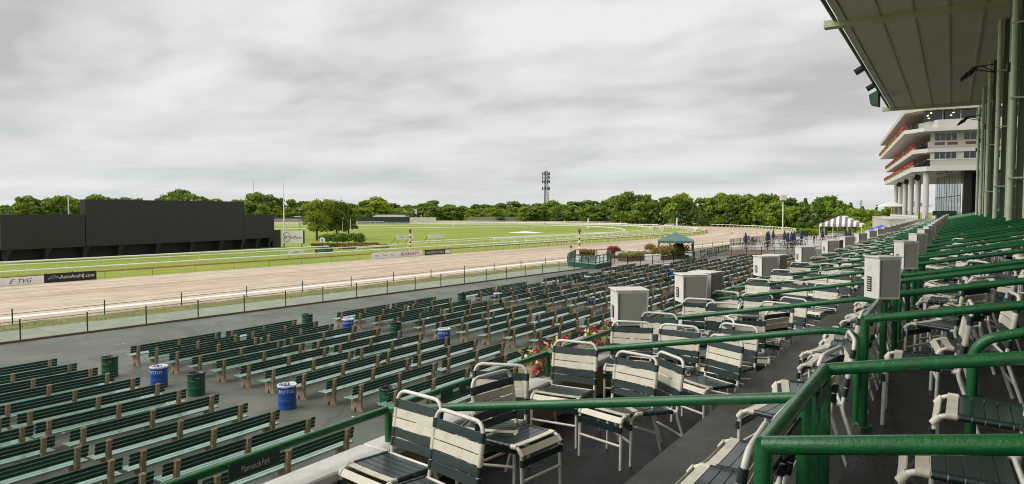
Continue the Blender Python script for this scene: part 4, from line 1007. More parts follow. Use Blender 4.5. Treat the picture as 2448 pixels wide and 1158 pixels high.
# flagpoles and lamp posts
def pole(px, ytop, dep, r, label, name='flagpole', m='rail_white', lamp=False):
    p = at_depth(px, dep, GZ); H = height(ytop, dep)-GZ; o = thing(name, label, 'pole', p)
    MB().tube([(0, 0, 0), (0, 0, H)], [r, r*.55], 8).build('shaft', M[m], o)
    if lamp: MB().cbox((0, 0, H), (.9, .4, .35), bev=.05).build('lamp_head', M['stucco_white'], o)
    else: MB().lathe([(0, H+.16), (.1, H+.08), (0, H)], 8).build('ball', M[m], o)
pole(679, 437, 142, .15, 'tall white flagpole beside the white hoarding'); pole(165, 472, 112, .14, 'white pole rising behind the left wing of the video board')
pole(783, 525, 175, .10, 'short white pole in front of the leafy infield tree'); pole(819, 522, 175, .10, 'white lamp pole at the middle of the infield tree', lamp=True); pole(838, 525, 175, .10, 'slim white pole at the edge of the infield tree')
pole(717, 501, 260, .16, 'grey lamp post left of the infield tree', 'lamp_post', 'tower_steel', True); pole(21, 488, 300, .16, 'thin yellowish post among far trees', 'lamp_post', 'tower_steel')
pole(1007, 514, 420, .35, 'white pylon on the backstretch', 'pylon'); pole(961, 514, 420, .5, 'thick white pylon on the backstretch', 'pylon')
# clock marker by the flower bed
p = at_depth(770, 133, GZ); o = thing('round_sign', 'round white sign on a short post by the red flower bed', 'sign', p)
MB().tube([(0, 0, 0), (0, 0, 1.6)], .06, 6).build('post', M['iron'], o)
MB().tube([(0, -.03, 1.7), (0, .03, 1.7)], .55, 16).build('disc', M['sign_white'], o, M=Matrix.Rotation(YAW, 4, 'Z')); MB().tube([(0, -.04, 1.7), (0, -.032, 1.7)], .25, 12).build('emblem', M['ink_blue'], o, M=Matrix.Rotation(YAW, 4, 'Z'))

# ------------------------------------------------------------------ foliage
def crown_mesh(name, blobs, n, size, m, seed, inner=.25):
    g_ = np.random.default_rng(seed); tot = sum(b[3]**2 for b in blobs); V = []; 
    for (cx, cy, cz, r) in blobs:
        k = int(n*r*r/tot); d = g_.normal(size=(k, 3)); d /= np.linalg.norm(d, axis=1)[:, None]+1e-9; d[:, 2] = np.where(d[:, 2] < -.55, -d[:, 2]*.6, d[:, 2])
        rad = r*(1-inner*g_.random(k)**1.6)*(1+.18*np.sin(d[:, 0]*5+cx)*np.sin(d[:, 1]*4+cz)+.15*g_.normal(size=k))
        c = np.array((cx, cy, cz))+d*rad[:, None]*np.array((1, 1, .82))
        nn = d+.8*g_.normal(size=(k, 3)); nn /= np.linalg.norm(nn, axis=1)[:, None]; a = np.cross(nn, g_.normal(size=(k, 3))); a /= np.linalg.norm(a, axis=1)[:, None]; bb = np.cross(nn, a)
        s = (size*(.55+.9*g_.random(k)))[:, None]
        V.append(np.stack([c+a*s, c+bb*s*.62, c-a*s*.9, c-bb*s*.62], 1).reshape(-1, 3))
    V = np.concatenate(V); F = np.arange(len(V)).reshape(-1, 4)
    me = bpy.data.meshes.new(name); me.from_pydata(V.tolist(), [], F.tolist()); me.materials.append(m); me.update(); return me
def trunk_mesh(h, r, limbs, seed):
    rn = random.Random(seed); b = MB(); b.tube([(0, 0, -.1), (.03*h*rn.uniform(-1, 1)*.3, 0, h*.35), (0, .02*h*rn.uniform(-1, 1), h*.7)], [r, r*.75, r*.35], 7)
    for (x, y, z) in limbs: z0 = h*rn.uniform(.25, .5); b.tube([(0, 0, z0), (x*.5, y*.5, (z0+z)/2+.3), (x, y, z)], [r*.45, r*.3, r*.1], 5)
    return b.mesh('trunk', M['bark'])
def broad(seed, H=14., W=5.2, n=4600, size=.52, m='leaf', low=.22):
    rn = random.Random(seed); bl = []
    for i in range(24):
        t = rn.random(); z = H*(low+.12+(1-low-.2)*t); env = W*math.sin(math.pi*min(.98, max(.1, (z/H-low*.5)/(1.05-low*.5))))**.7; a = rn.uniform(0, 6.28); q = env*rn.uniform(.3, .85)
        bl.append((q*math.cos(a), q*math.sin(a), z, W*rn.uniform(.15, .38)))
    bl.append((0, 0, H*.84, W*.36)); bl.append((W*.1, 0, H*.55, W*.5))
    return crown_mesh('crown', bl, n, size, M[m], seed), trunk_mesh(H, .028*H, [b_[:3] for b_ in bl[:7]], seed)
def conifer(seed, H=15., W=4.2, n=3200, size=.5):
    rn = random.Random(seed); bl = []
    for i in range(26):
        t = (i+.5)/26; z = H*(.14+.84*t); r_ = W*(1-t)**.75*rn.uniform(.6, 1.1); a = rn.uniform(0, 6.28)
        bl.append((r_*.62*math.cos(a), r_*.62*math.sin(a), z, max(.45, W*.30*(1-t)+.25)))
    return crown_mesh('crown', bl, n, size, M['leaf_dark'], seed, .5), trunk_mesh(H, .02*H, [b_[:3] for b_ in bl[::3]], seed)
T_ = {}
for i in range(5): T_['broad', i] = broad(20+i, 14, 5.8+.6*(i % 2), low=.02)
for i in range(3): T_['light', i] = broad(40+i, 14, 5.8, m='leaf_light', low=.02)
for i in range(3): T_['tall', i] = broad(60+i, 14, 4.6, low=.04)
for i in range(3): T_['pine', i] = conifer(80+i)
LBL = {'broad': 'rounded leafy tree in the tree line beyond the course', 'light': 'paler green leafy tree in the tree line beyond the course', 'tall': 'tall upright leafy tree in the tree line beyond the course', 'pine': 'dark pine with layered branches in the tree line beyond the course'}
def tree(kind, var, p, H, label=None, grp=None, wide=1.0):
    o = thing({'pine': 'pine_tree'}.get(kind, 'leafy_tree'), label or LBL[kind], 'tree', p, random.uniform(0, 6.28), grp or ({'broad': 'rounded trees of the tree line', 'light': 'pale trees of the tree line', 'tall': 'upright trees of the tree line', 'pine': 'pines of the tree line'}[kind]))
    k = H/14 if kind != 'pine' else H/15; o.scale = (k*wide, k*wide, k)
    c, t = T_[kind, var]; link('crown', c, o); link('trunk', t, o); return o
sky_x = [-40, 0, 65, 100, 145, 200, 235, 290, 360, 430, 480, 540, 610, 660, 720, 830, 905, 960, 1010, 1060, 1130, 1215, 1260, 1300, 1345, 1410, 1450, 1500, 1560, 1620, 1665, 1720, 1770, 1845, 1900, 1975, 2030, 2070, 2140]
sky_y = [488, 490, 470, 478, 468, 476, 465, 474, 476, 452, 470, 480, 463, 470, 482, 490, 473, 486, 483, 482, 488, 484, 486, 480, 483, 482, 478, 457, 470, 463, 482, 461, 469, 463, 478, 470, 482, 492, 490]
dep_x = [-40, 600, 1100, 1400, 1500, 1700, 1900, 2000, 2140]; dep_y = [430, 470, 520, 430, 370, 340, 300, 260, 280]
def put(px, dy, dd, kinds, wide=1.0):
    yt = float(np.interp(px, sky_x, sky_y))+dy; d = float(np.interp(px, dep_x, dep_y))+dd
    p = at_depth(px, d, GZ); k = random.choice(kinds); H = height(yt, d)-GZ
    if 700 < px < 1480: wide *= 1.45; H *= 1.04
    tree(k, random.randrange(5 if k == 'broad' else 3), p, H, wide=wide)
for px in np.arange(-45, 2130, 31):
    x = px+random.uniform(-9, 9); k = ['broad', 'broad', 'light', 'tall'] if x < 1880 else ['pine', 'pine', 'broad']
    put(x, random.uniform(-3, 9), random.uniform(0, 45), k, random.uniform(.95, 1.3))
for px in np.arange(-45, 2140, 27):
    x = px+random.uniform(-9, 9); k = ['broad', 'light', 'tall', 'pine'] if x < 1850 else ['pine', 'broad', 'light']
    put(x, random.uniform(9, 24), random.uniform(-25, 5), k, random.uniform(1.0, 1.4))
for px in np.arange(-45, 2130, 24):
    x = px+random.uniform(-7, 7); put(x, random.uniform(4, 14), random.uniform(60, 150), ['broad', 'tall', 'broad', 'pine'], random.uniform(1.0, 1.35))
for px in (65, 145, 235, 430, 612, 905, 1500, 1622, 1722, 1845): put(px, 0, -8, ['broad', 'light'], 1.1)
# undergrowth: one tangle nobody could count
pts = []
for i in range(34000):
    px = rng.uniform(-60, 2180); d = float(np.interp(px, dep_x, dep_y))+rng.uniform(-6, 50); p = at_depth(px, d, GZ+(9.5 if 700 < px < 1480 else 6.5)*rng.random()**1.1); pts.append(np.array(p))
b = leaf_cloud(pts, 1.0, lambda p: 0); b.build('undergrowth', M['leaf'], label='dense green undergrowth below the tree line', cat='undergrowth', kind='stuff')
# the big infield tree, hedge and flower bed
def fine_tree(name, label, px, ytop, dep, W, seed, n, H=None):
    p = at_depth(px, dep, GZ); H = H or height(ytop, dep)-GZ; o = thing(name, label, 'tree', p)
    c, t = broad(seed, H, W, n, .20, 'leaf_light' if seed % 2 else 'leaf', .12); link('crown', c, o); link('trunk', t, o)
fine_tree('leafy_tree', 'big spreading infield tree behind the clipped hedge', 757, 474, 172, 4.6, 101, 11000)
fine_tree('leafy_tree', 'darker infield tree joined to the big spreading tree', 805, 484, 178, 5.0, 102, 11000)
fine_tree('leafy_tree', 'lower infield tree at the edge of the tree clump', 833, 494, 184, 3.6, 104, 8000)
def shrub(label, px, dep, w, h, n, m, grp=None, name='shrub'):
    p = at_depth(px, dep, GZ); o = thing(name, label, 'shrub', p, group=grp); bl = [(random.uniform(-w/2, w/2), random.uniform(-.8, .8), h*random.uniform(.35, .7), h*.36) for _ in range(8)]
    link('foliage', crown_mesh('foliage', bl, n, .16, M[m], int(px)), o); MB().tube([(0, 0, 0), (.1, 0, h*.6)], [.12, .05], 6).build('stem', M['bark'], o)
for px in (783, 806, 832, 858): shrub('round shrub in the hedge under the infield tree', px, 150, 2.6, 2.6, 2500, 'leaf', 'hedge shrubs under the infield tree')
for nm, x0, x1, h, wt, lab in (('flower_bed', 743, 905, .9, (8, 1.0, .2, .2), 'long low planting bed with reddish foliage before the hedge'), ('flower_bed', 812, 926, .65, (3, 6, 0, .5), 'coral red flower bed along the front of the hedge')):
    A = at_depth(x0, 136 if h > .8 else 133, GZ); B_ = at_depth(x1, 140 if h > .8 else 139, GZ); ex, ey = frame_at(A, B_); Lb = (B_-A).length
    pts = [np.array((rng.random()*Lb, rng.uniform(-.9, .9), h*(.25+.75*math.sqrt(rng.random())))) for _ in range(5200)]
    o = flower_bed(nm, lab, 'flower bed', pts, .11, wt, [M['leaf'], M['petal_coral'], M['petal_cream'], M['petal_pink']], A); o.rotation_euler = (0, 0, math.atan2(ex.y, ex.x)); MB().cbox((Lb/2, 0, .1), (Lb, 1.9, .25), bev=.08).build('soil', M['bed'], o)
# bare patch of sand on the infield
p = at_depth(1257, 232, GZ+.03); v = [(p.x, p.y, GZ+.5)]
for k in range(20): t = 2*math.pi*k/20; rr = 1+.2*math.sin(k*2.2); v.append((p.x+math.cos(t)*6*rr, p.y+math.sin(t)*4*rr, GZ+.01))
MB().add(v, [(0, 1+k, 1+(k+1) % 20) for k in range(20)]).build('sand_heap', M['dirt_line'], label='low pale sand heap on the infield grass', cat='sand heap')

# ================================================================== FAR BUILDINGS
def house(px0, px1, ytop, ywall, dep, wall, roof_, label, deep=12, name='house', flat=False):
    A = at_depth(px0, dep, GZ); B_ = at_depth(px1, dep, GZ); ex, ey = frame_at(A, B_); w = (B_-A).length; hw = height(ywall, dep)-GZ; hr = height(ytop, dep)-GZ
    o = thing(name, label, 'building', A, math.atan2(ex.y, ex.x))
    MB().box(0, w, 0, deep, 0, hw).build('wall', M[wall], o)
    r = MB(); e = .5
    if flat: r.box(-e, w+e, -e, deep+e, hw+.01, max(hr, hw+.4))
    else: r.add([(-e, -e, hw-.1), (w+e, -e, hw-.1), (w+e, deep+e, hw-.1), (-e, deep+e, hw-.1), (w*.08, deep/2, hr), (w*.92, deep/2, hr)], [(0, 1, 5, 4), (1, 2, 5), (2, 3, 4, 5), (3, 0, 4), (3, 2, 1, 0)])
    r.build('roof', M[roof_], o)
    k = max(1, int(w/4))
    for i in range(k): x = w*(i+.5)/k; MB().box(x-.6, x+.6, -.06, .0, hw*.35, hw*.7).build('window', M['window'], o)
house(888, 968, 514, 521, 400, 'stucco_white', 'roof_grey', 'long white barn with grey hipped roof beyond the backstretch', 16)
house(1172, 1270, 503, 511, 560, 'wall_beige', 'roof_brown', 'low beige building with tan roof among far trees', 16)
house(1185, 1215, 500, 506, 600, 'wall_beige', 'roof_brown', 'small gabled beige house above the low beige building', 10)
house(1443, 1492, 503, 514, 420, 'stucco_white', 'roof_grey', 'white house glimpsed between the trees right of the tower', 12)
house(962, 978, 503, 510, 520, 'stucco_white', 'roof_brown', 'small white house with brown roof in the trees', 8); house(985, 996, 501, 512, 500, 'stucco_white', 'roof_grey', 'narrow white gable in the trees', 8)
house(1280, 1296, 501, 507, 620, 'wall_beige', 'roof_brown', 'tiny house with orange tan roof by the tower foot', 8); house(1055, 1068, 505, 512, 520, 'stucco_white', 'roof_grey', 'pale gable end half hidden by trees', 8)
house(700, 718, 517, 521, 430, 'stucco_white', 'roof_grey', 'low white shed left of the infield tree', 6)
def wall(px0, px1, y0, y1, dep, m, label, posts=0):
    A = at_depth(px0, dep, GZ); B_ = at_depth(px1, dep, GZ); ex, ey = frame_at(A, B_); w = (B_-A).length; h1 = height(y0, dep)-GZ
    o = thing('boundary_fence', label, 'fence', A, math.atan2(ex.y, ex.x)); MB().box(0, w, 0, .2, 0, h1).build('boarding', M[m], o); k = max(2, int(w/8))
    for i in range(k+1): MB().box(w*i/k-.1, w*i/k+.1, -.06, 0, 0, h1+.15).build('post', M[m], o)
wall(640, 722, 523, 530, 405, 'wall_grey', 'pale boarding left of the infield tree'); wall(655, 730, 519, 527, 415, 'screen_dark', 'green screened fence behind the video board'); wall(855, 980, 519, 527, 395, 'screen_dark', 'dark green screened fence before the white barn')
wall(980, 1042, 520, 527, 390, 'stucco_white', 'white boarded wall on the backstretch'); wall(1118, 1402, 519, 526, 470, 'wall_grey', 'long weathered grey wall beyond the backstretch'); wall(1402, 1560, 521, 526, 400, 'stucco', 'pale low wall under the trees')
# parked cars glimpsed under the trees
cm = MB(); cm.cbox((0, 0, .62), (4.4, 1.75, .62), 0, bev=.12); cm.cbox((-.15, 0, 1.12), (2.3, 1.5, .48), 1, bev=.14)
for x in (-1.4, 1.4): cm.tube([(x, -.88, .33), (x, .88, .33)], .33, 10, 2)
for col, mm in (('white', 'canvas_white'), ('grey', 'tower_steel')): T_['car', col] = cm.mesh('parked_car', [M[mm], M['window'], M['black']])
for i, px in enumerate((1448, 1462, 1477, 1492, 1508, 1530, 1548, 1566, 1600, 1625)):
    o = link('parked_car', T_['car', 'white' if i % 3 else 'grey'], None, 'white car parked under the far trees' if i % 3 else 'grey car parked under the far trees', 'car', 'white cars under the far trees' if i % 3 else 'grey cars under the far trees'); o.location = at_depth(px, float(np.interp(px, dep_x, dep_y))-28, GZ); o.rotation_euler = (0, 0, random.uniform(0, 3))
# lattice tower
dep = 560; p = at_depth(1305, dep, GZ); H = height(410, dep)-GZ; o = thing('lattice_tower', 'tall steel lattice mast crowded with antennas above the tree line', 'tower', p)
def tri(z): r = 2.4-1.0*z/H; return [Vector((r*math.cos(a), r*math.sin(a), z)) for a in (.4, 2.5, 4.6)]
for k in range(3): MB().tube([tri(0)[k], tri(H)[k]], .28, 6).build('leg', M['tower_steel'], o)
b = MB(); nz = 16
for i in range(nz):
    A0, A1 = tri(H*i/nz), tri(H*(i+1)/nz)
    for k in range(3): b.tube([A0[k], A1[(k+1) % 3]], .13, 4); b.tube([A0[(k+1) % 3], A1[k]], .13, 4); b.tube([A1[k], A1[(k+1) % 3]], .13, 4)
b.build('bracing', M['tower_steel'], o)
for zf in (.64, .78, .86, .94):
    z = H*zf; MB().tube([(2.9*math.cos(t), 2.9*math.sin(t), z) for t in np.linspace(0, 2*math.pi, 9)[:-1]], .14, 4, closed=True).build('antenna_ring', M['tower_steel'], o)
    for k in range(7): t = 2*math.pi*k/7+zf*9; MB().cbox((3.0*math.cos(t), 3.0*math.sin(t), z+.2), (.5, .5, 2.3+.6*(k % 2))).build('antenna', M['tower_dark'], o)
MB().tube([(0, 0, H), (0, 0, H+4)], .12, 5).build('aerial', M['tower_steel'], o)
pole(608, 434, 700, .25, 'hair thin radio mast far behind the trees', 'radio_mast', 'tower_steel'); pole(828, 477, 650, .2, 'thin mast right of the infield tree', 'radio_mast', 'tower_steel')
for px, l in ((1157, 'wooden utility pole left of the low beige building'), (1268, 'wooden utility pole by the tower foot'), (1213, 'wooden utility pole before the low beige building')): pole(px, 494, 480, .16, l, 'utility_pole', 'bark')
p = at_depth(2057, 330, GZ); H = height(478, 330)-GZ; o = thing('utility_pole', 'utility pole with cross arms beyond the striped tent', 'pole', p); MB().tube([(0, 0, 0), (0, 0, H)], .22, 6).build('shaft', M['bark'], o)
for q in (.6, 1.9): MB().box(-1.6, 1.6, -.1, .1, H-q-.15, H-q, M=Matrix.Rotation(YAW, 4, 'Z')).build('cross_arm', M['bark'], o)
# loudspeaker tower on the turn
dep = 215; p = at_depth(1871, dep, GZ); H = height(474, dep)-GZ; o = thing('camera_tower', 'white box on a tall guyed pole by the turn', 'tower', p)
MB().tube([(0, 0, 0), (0, 0, H-.8)], .2, 8).build('pole', M['sage'], o); MB().cbox((0, 0, H), (1.7, 1.5, 1.5), bev=.05, M=Matrix.Rotation(.5, 4, 'Z')).build('cabin', M['stucco_white'], o)
MB().cbox((0, 0, H+.95), (1.9, 1.7, .16), M=Matrix.Rotation(.5, 4, 'Z')).build('cabin_roof', M['stucco_white'], o); MB().cbox((0, 0, H-.9), (2, 1.8, .12), M=Matrix.Rotation(.5, 4, 'Z')).build('platform', M['tower_steel'], o)
for dx, dy in ((-4, -1), (3, 2)): MB().tube([(0, 0, H-1), (dx, dy, 0)], .025, 4).build('guy_wire', M['sage_dark'], o)
# ================================================================== WINNER'S ENCLOSURE
def iron_fence(label, pts, h, step, m='iron', grp=None, prail=True, pickets=True):
    o = thing('iron_fence' if m == 'iron' else 'deck_railing', label, 'fence', pts[0], group=grp); inv = -Vector(pts[0])
    rl = MB(); pk = MB()
    for a, b in zip(pts, pts[1:]):
        a = Vector(a); b = Vector(b); L_ = (b-a).length; k = max(1, round(L_/2.2)); up = Vector((0, 0, 1))
        for zz in (h*.94, h*.14): rl.tube([a+inv+up*zz, b+inv+up*zz], .022, 4, smooth=False)
        for i in range(k+1):
            p = a+(b-a)*i/k+inv; MB().cbox((p.x, p.y, p.z+h*.5), (.07, .07, h*1.06)).build('post', M[m], o)
        if pickets:
            for i in range(int(L_/step)): p = a+(b-a)*(i*step/L_)+inv; pk.add([p+Vector((-.009, 0, h*.14)), p+Vector((.009, 0, h*.14)), p+Vector((.009, .004, h)), p+Vector((-.009, .004, h))], [(0, 1, 2, 3)]); pk.add([p+Vector((0, -.009, h*.14)), p+Vector((0, .009, h*.14)), p+Vector((0, .009, h)), p+Vector((0, -.009, h))], [(0, 1, 2, 3)])
    rl.build('cross_rail', M[m], o)
    if pickets: pk.build('pickets', M[m], o, kind='stuff')
    return o
def S_(px, py, drop, z=None):
    p = survey(px, py, drop); p.z = EZ-drop if z is None else z; return p
# green deck
dk = [S_(1358, 634, 6.42), S_(1424, 642, 6.42), S_(1461, 633, 6.42), S_(1452, 622, 6.42), S_(1376, 622, 6.42)]
o = thing('viewing_deck', 'low green deck with railing at the track fence', 'deck', dk[0]); k = len(dk); q = [p-dk[0] for p in dk]
MB().prism([(p.x, p.y) for p in q], -.15, .42).build('skirt', M['deck_green'], o); c0 = sum(q, Vector())/k
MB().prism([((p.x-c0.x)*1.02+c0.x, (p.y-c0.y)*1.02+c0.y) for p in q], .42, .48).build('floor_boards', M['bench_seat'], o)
for a, b in zip(q, q[1:]+q[:1]):
    MB().tube([a+Vector((0, 0, 1.35)), b+Vector((0, 0, 1.35))], .05, 6).build('hand_rail', M['deck_green'], o); n_ = max(2, int((b-a).length/1.2))
    MB().tube([a+Vector((0, 0, .62)), b+Vector((0, 0, .62))], .035, 6).build('lower_rail', M['deck_green'], o)
    for i in range(n_): p = a+(b-a)*i/n_; MB().cbox((p.x, p.y, .93), (.09, .09, .92)).build('post', M['deck_green'], o)
# paved circle behind the fence
def pav(name, pts, z0, z1, m, kind='structure'): return MB().prism([(p.x, p.y) for p in pts], z0, z1).build(name, m, kind=kind)
pav('enclosure_paving', [S_(1462, 640, 6.4), S_(1580, 632, 6.4), S_(1668, 622, 6.4), S_(1690, 606, 6.4), S_(1600, 603, 6.4), S_(1462, 615, 6.4)], -.35, -.12, M['paver'])
iron_fence('black iron fence curving past the flower beds of the enclosure', [S_(1460, 640, 6.42), S_(1500, 637, 6.42), S_(1560, 633, 6.42), S_(1610, 627, 6.42), S_(1660, 622, 6.42), S_(1712, 615, 6.42)], 1.1, .13)
iron_fence('black iron fence at the track side of the gazebo', [S_(1665, 618, 6.5), S_(1700, 610, 6.5), S_(1742, 601, 6.5)], 1.05, .14)
def fb(px0, py0, px1, py1, h, w, n, lab, wt):
    A = S_(px0, py0, 6.4); B_ = S_(px1, py1, 6.4); ex, ey = frame_at(A, B_); L_ = (B_-A).length
    pts = [np.array((rng.random()*L_, rng.uniform(-w, w), .45+(h-.45)*math.sqrt(rng.random())*(1-.35*abs(math.sin(i*.01))))) for i in range(n)]
    def soil(o): MB().cbox((L_/2, 0, .2), (L_, w*1.8, .5), bev=.05).build('planter', M['bed'], o)
    o = flower_bed('flower_bed', lab, 'flower bed', pts, .10, wt, FL, A, soil); o.rotation_euler = (0, 0, math.atan2(ex.y, ex.x))
fb(1388, 623, 1420, 624, 1.5, .7, 1800, 'pink and red flower bed behind the green deck', (5, 1.6, .2, 1.2)); fb(1456, 618, 1478, 617, 1.7, .6, 1300, 'small red flower planter between deck and stone table', (3, 2, 0, 2))
fb(1488, 626, 1552, 621, 1.15, .9, 2600, 'mixed flower bed in front of the stone table', (7, 1, .6, .8)); fb(1566, 623, 1636, 617, 1.9, .9, 3600, 'tall flower bed hung along the front of the green gazebo', (7, 1, .3, 1.1))
fb(1545, 610, 1562, 609, 1.7, .5, 800, 'pink flower bush beside the gazebo corner', (5, .7, 0, 1.6))
p = S_(1518, 618, 6.45); o = thing('stone_table', 'flat pale stone slab on dark legs in the enclosure', 'table', p, -YAW*.3)
MB().cbox((0, 0, 1.05), (3.4, 2.4, .14), bev=.03).build('slab_top', M['paver'], o)
for x in (-1.5, -.3, 1.4):
    for y in (-1, 1): MB().cbox((x, y, .5), (.22, .22, 1.0)).build('leg', M['iron'], o)
def easel(px, py, w, h, lab, z0=.35):
    p = S_(px, py, 6.42); o = thing('notice_board', lab, 'sign', p, YAW); MB().cbox((0, 0, z0+h/2), (w, .05, h), bev=.01).build('panel', M['sign_white'], o)
    for x in (-w*.4, w*.4): MB().tube([(x, .03, 0), (x, .03, z0+h)], .025, 5).build('leg', M['iron'], o)
easel(1663, 620, .95, 1.05, 'white notice board at the gazebo corner post', .1); easel(1551, 622, .75, .40, 'small white board in the flowers', .95); easel(1480, 622, .95, .5, 'pale screen by the red planter', .6); easel(1560, 628, 2.0, .8, 'low pale picture board behind the iron fence', .25)
# green gazebo
dep = 92.5; cpt = at_depth(1616, dep, -.2); o = thing('gazebo', 'green canvas gazebo on dark posts beside the track', 'gazebo', cpt, R(20)+YAW*.0); hw = 2.35; ze = height(577, dep)+.2; za = height(556, dep)+.2
rf = MB(); rings = []
for t, zz in ((1.0, ze), (1.0, ze+.14), (.5, ze+.14+(za-ze)*.46), (0.02, za)):
    rings.append([(sx*hw*t, sy*hw*t, zz) for sx, sy in ((-1, -1), (0, -1), (1, -1), (1, 0), (1, 1), (0, 1), (-1, 1), (-1, 0))])
vs = [v for r_ in rings for v in r_]; rf.add(vs, [(i*8+j, i*8+(j+1) % 8, i*8+8+(j+1) % 8, i*8+8+j) for i in range(3) for j in range(8)]); cn = rf.build('canopy', M['canvas_green'], o)
vl = MB()
for (x0, y0), (x1, y1) in (((-1, -1), (1, -1)), ((1, -1), (1, 1)), ((1, 1), (-1, 1)), ((-1, 1), (-1, -1))):
    for i in range(9):
        a = i/9; b_ = (i+1)/9; m_ = (a+b_)/2; f_ = lambda t: ((x0+(x1-x0)*t)*hw*1.006, (y0+(y1-y0)*t)*hw*1.006)
        vl.add([(*f_(a), ze+.02), (*f_(b_), ze+.02), (*f_(b_), ze-.13), (*f_(m_), ze-.22), (*f_(a), ze-.13)], [(0, 1, 2, 3, 4)])
vl.build('valance', M['canvas_green'], cn)
for x, y in ((-1, -1), (1, -1), (1, 1), (-1, 1), (0, -1), (0, 1), (1, 0), (-.35, 1)): MB().cbox((x*hw*.95, y*hw*.95, ze/2), (.14, .14, ze)).build('post', M['fence_green'], o)
MB().cbox((0, 0, .12), (2*hw, 2*hw, .24), bev=.03).build('floor', M['deck_green'], o)
for a, b in (((-1, -1), (1, -1)), ((1, -1), (1, 1)), ((-1, 1), (1, 1))): MB().tube([(a[0]*hw*.95, a[1]*hw*.95, 1.0), (b[0]*hw*.95, b[1]*hw*.95, 1.0)], .04, 5).build('hand_rail', M['fence_green'], o)
p = at_depth(1621, dep+.3, .02); o = thing('covered_stand', 'dark covered stand inside the gazebo', 'stand', p, .4); MB().add([(-.8, -.5, 0), (.8, -.5, 0), (.8, .5, 0), (-.8, .5, 0), (-.75, -.45, 1.2), (.75, -.45, 1.2), (.75, .45, 1.2), (-.75, .45, 1.2), (-.35, -.3, 1.9), (.65, -.3, 1.95), (.65, .3, 1.95), (-.35, .3, 1.9)], [(0, 1, 5, 4), (1, 2, 6, 5), (2, 3, 7, 6), (3, 0, 4, 7), (4, 5, 9, 8), (5, 6, 10, 9), (6, 7, 11, 10), (7, 4, 8, 11), (8, 9, 10, 11)]).build('cover', M['cloth_dark'], o)
p = at_depth(1760, 94, -.2); 
# ================================================================== PATIO
pav('patio', [S_(1742, 597, 6.30), S_(1925, 598, 6.30), S_(2150, 590, 6.30), S_(2140, 560, 6.30), S_(1960, 562, 6.30), S_(1880, 570, 6.30), S_(1745, 589, 6.30)], -.5, -.02, M['paver'])
pav('patio_bed', [S_(1700, 612, 6.45), S_(1940, 612, 6.45), S_(1990, 600, 6.45), S_(1925, 599, 6.45), S_(1742, 598, 6.45), S_(1715, 602, 6.45)], -.5, -.12, M['bed'])
iron_fence('black iron fence along the planting bed before the patio', [S_(1712, 613, 6.4), S_(1820, 612, 6.4), S_(1912, 612, 6.4), S_(2000, 604, 6.4)], 1.25, .14)
iron_fence('black iron fence on the track side of the patio', [S_(1745, 588, 6.3), S_(1800, 580.5, 6.3), S_(1880, 571, 6.3), S_(1935, 564, 6.3)], 1.2, .16)
iron_fence('black iron fence along the near patio kerb', [S_(1745, 597, 6.27), S_(1835, 598, 6.27), S_(1925, 599, 6.27)], 1.1, .16)
def umb_proto():
    o = thing('patio_umbrella', 'closed navy umbrella standing on the pale patio', 'umbrella', group='closed navy umbrellas on the patio')
    MB().tube([(0, 0, 0), (0, 0, 2.75)], .03, 6).build('pole', M['iron'], o)
    vs = []; n = 12; pr = [(.05, 2.7), (.17, 2.2), (.24, 1.5), (.27, 1.15), (.10, 1.05)]
    for r, z in pr:
        for j in range(n): t = 2*math.pi*j/n; rr = r*(1+.25*(j % 2)); vs.append((rr*math.cos(t), rr*math.sin(t), z))
    MB().add(vs, [(i*n+j, i*n+(j+1) % n, (i+1)*n+(j+1) % n, (i+1)*n+j) for i in range(len(pr)-1) for j in range(n)]).build('folded_canopy', M['canvas_navy'], o); MB().lathe([(.0, .09), (.24, .08), (.28, 0)], 10).build('base', M['iron'], o); return o
up = None
spots = []
for px, yt in ((1783, 557), (1834, 554), (1838, 553), (1849, 550), (1876, 552), (1884, 556), (1893, 555), (1899, 553), (1917, 551), (1967, 549), (1975, 545), (2023, 548), (2032, 545)):
    d = 1632*3.6/(yt-505); p = at_depth(px, d, -.02)
    if up is None: up = umb_proto(); up.location = p
    else: dup(up, p, random.random())
    spots.append(p)
tbm = MB(); tbm.lathe([(0, .74), (.55, .74), (.56, .72), (.0, .70)], 14); tbm.tube([(0, 0, 0), (0, 0, .72)], .035, 6)
for a in range(3): tbm.tube([(0, 0, .1), (.38*math.cos(a*2.1), .38*math.sin(a*2.1), 0)], .025, 4)
tbm = tbm.mesh('patio_table', M['iron'])
chm = MB()
for x in (-.2, .2): chm.tube([(x, .2, 0), (x, .2, .45), (x, -.2, .45), (x, -.26, .9)], .016, 4); chm.tube([(x, -.22, 0), (x, -.2, .45)], .016, 4)
chm.box(-.2, .2, -.2, .2, .44, .455)
for k in range(5): chm.box(-.2, .2, -.262-.004*k*0, -.25, .55+.07*k, .585+.07*k)
chm = chm.mesh('patio_chair', M['iron'])
for i in range(30):
    if i < len(spots): c = spots[i]+Vector((.0, 0, 0))
    else:
        c = S_(random.uniform(1780, 2090), random.uniform(566, 590), 6.27)
        if c.y < 70: continue
    o = link('patio_table', tbm, None, 'round black iron table on the pale patio', 'table', 'iron tables on the patio'); o.location = (c.x, c.y, -.018)
    for k in range(4):
        t = k*1.571+random.uniform(-.3, .3); q_ = link('patio_chair', chm, None, 'black iron chair at a patio table', 'chair', 'iron chairs on the patio'); q_.location = (c.x+.85*math.cos(t), c.y+.85*math.sin(t), -.018); q_.rotation_euler = (0, 0, t+math.pi/2)
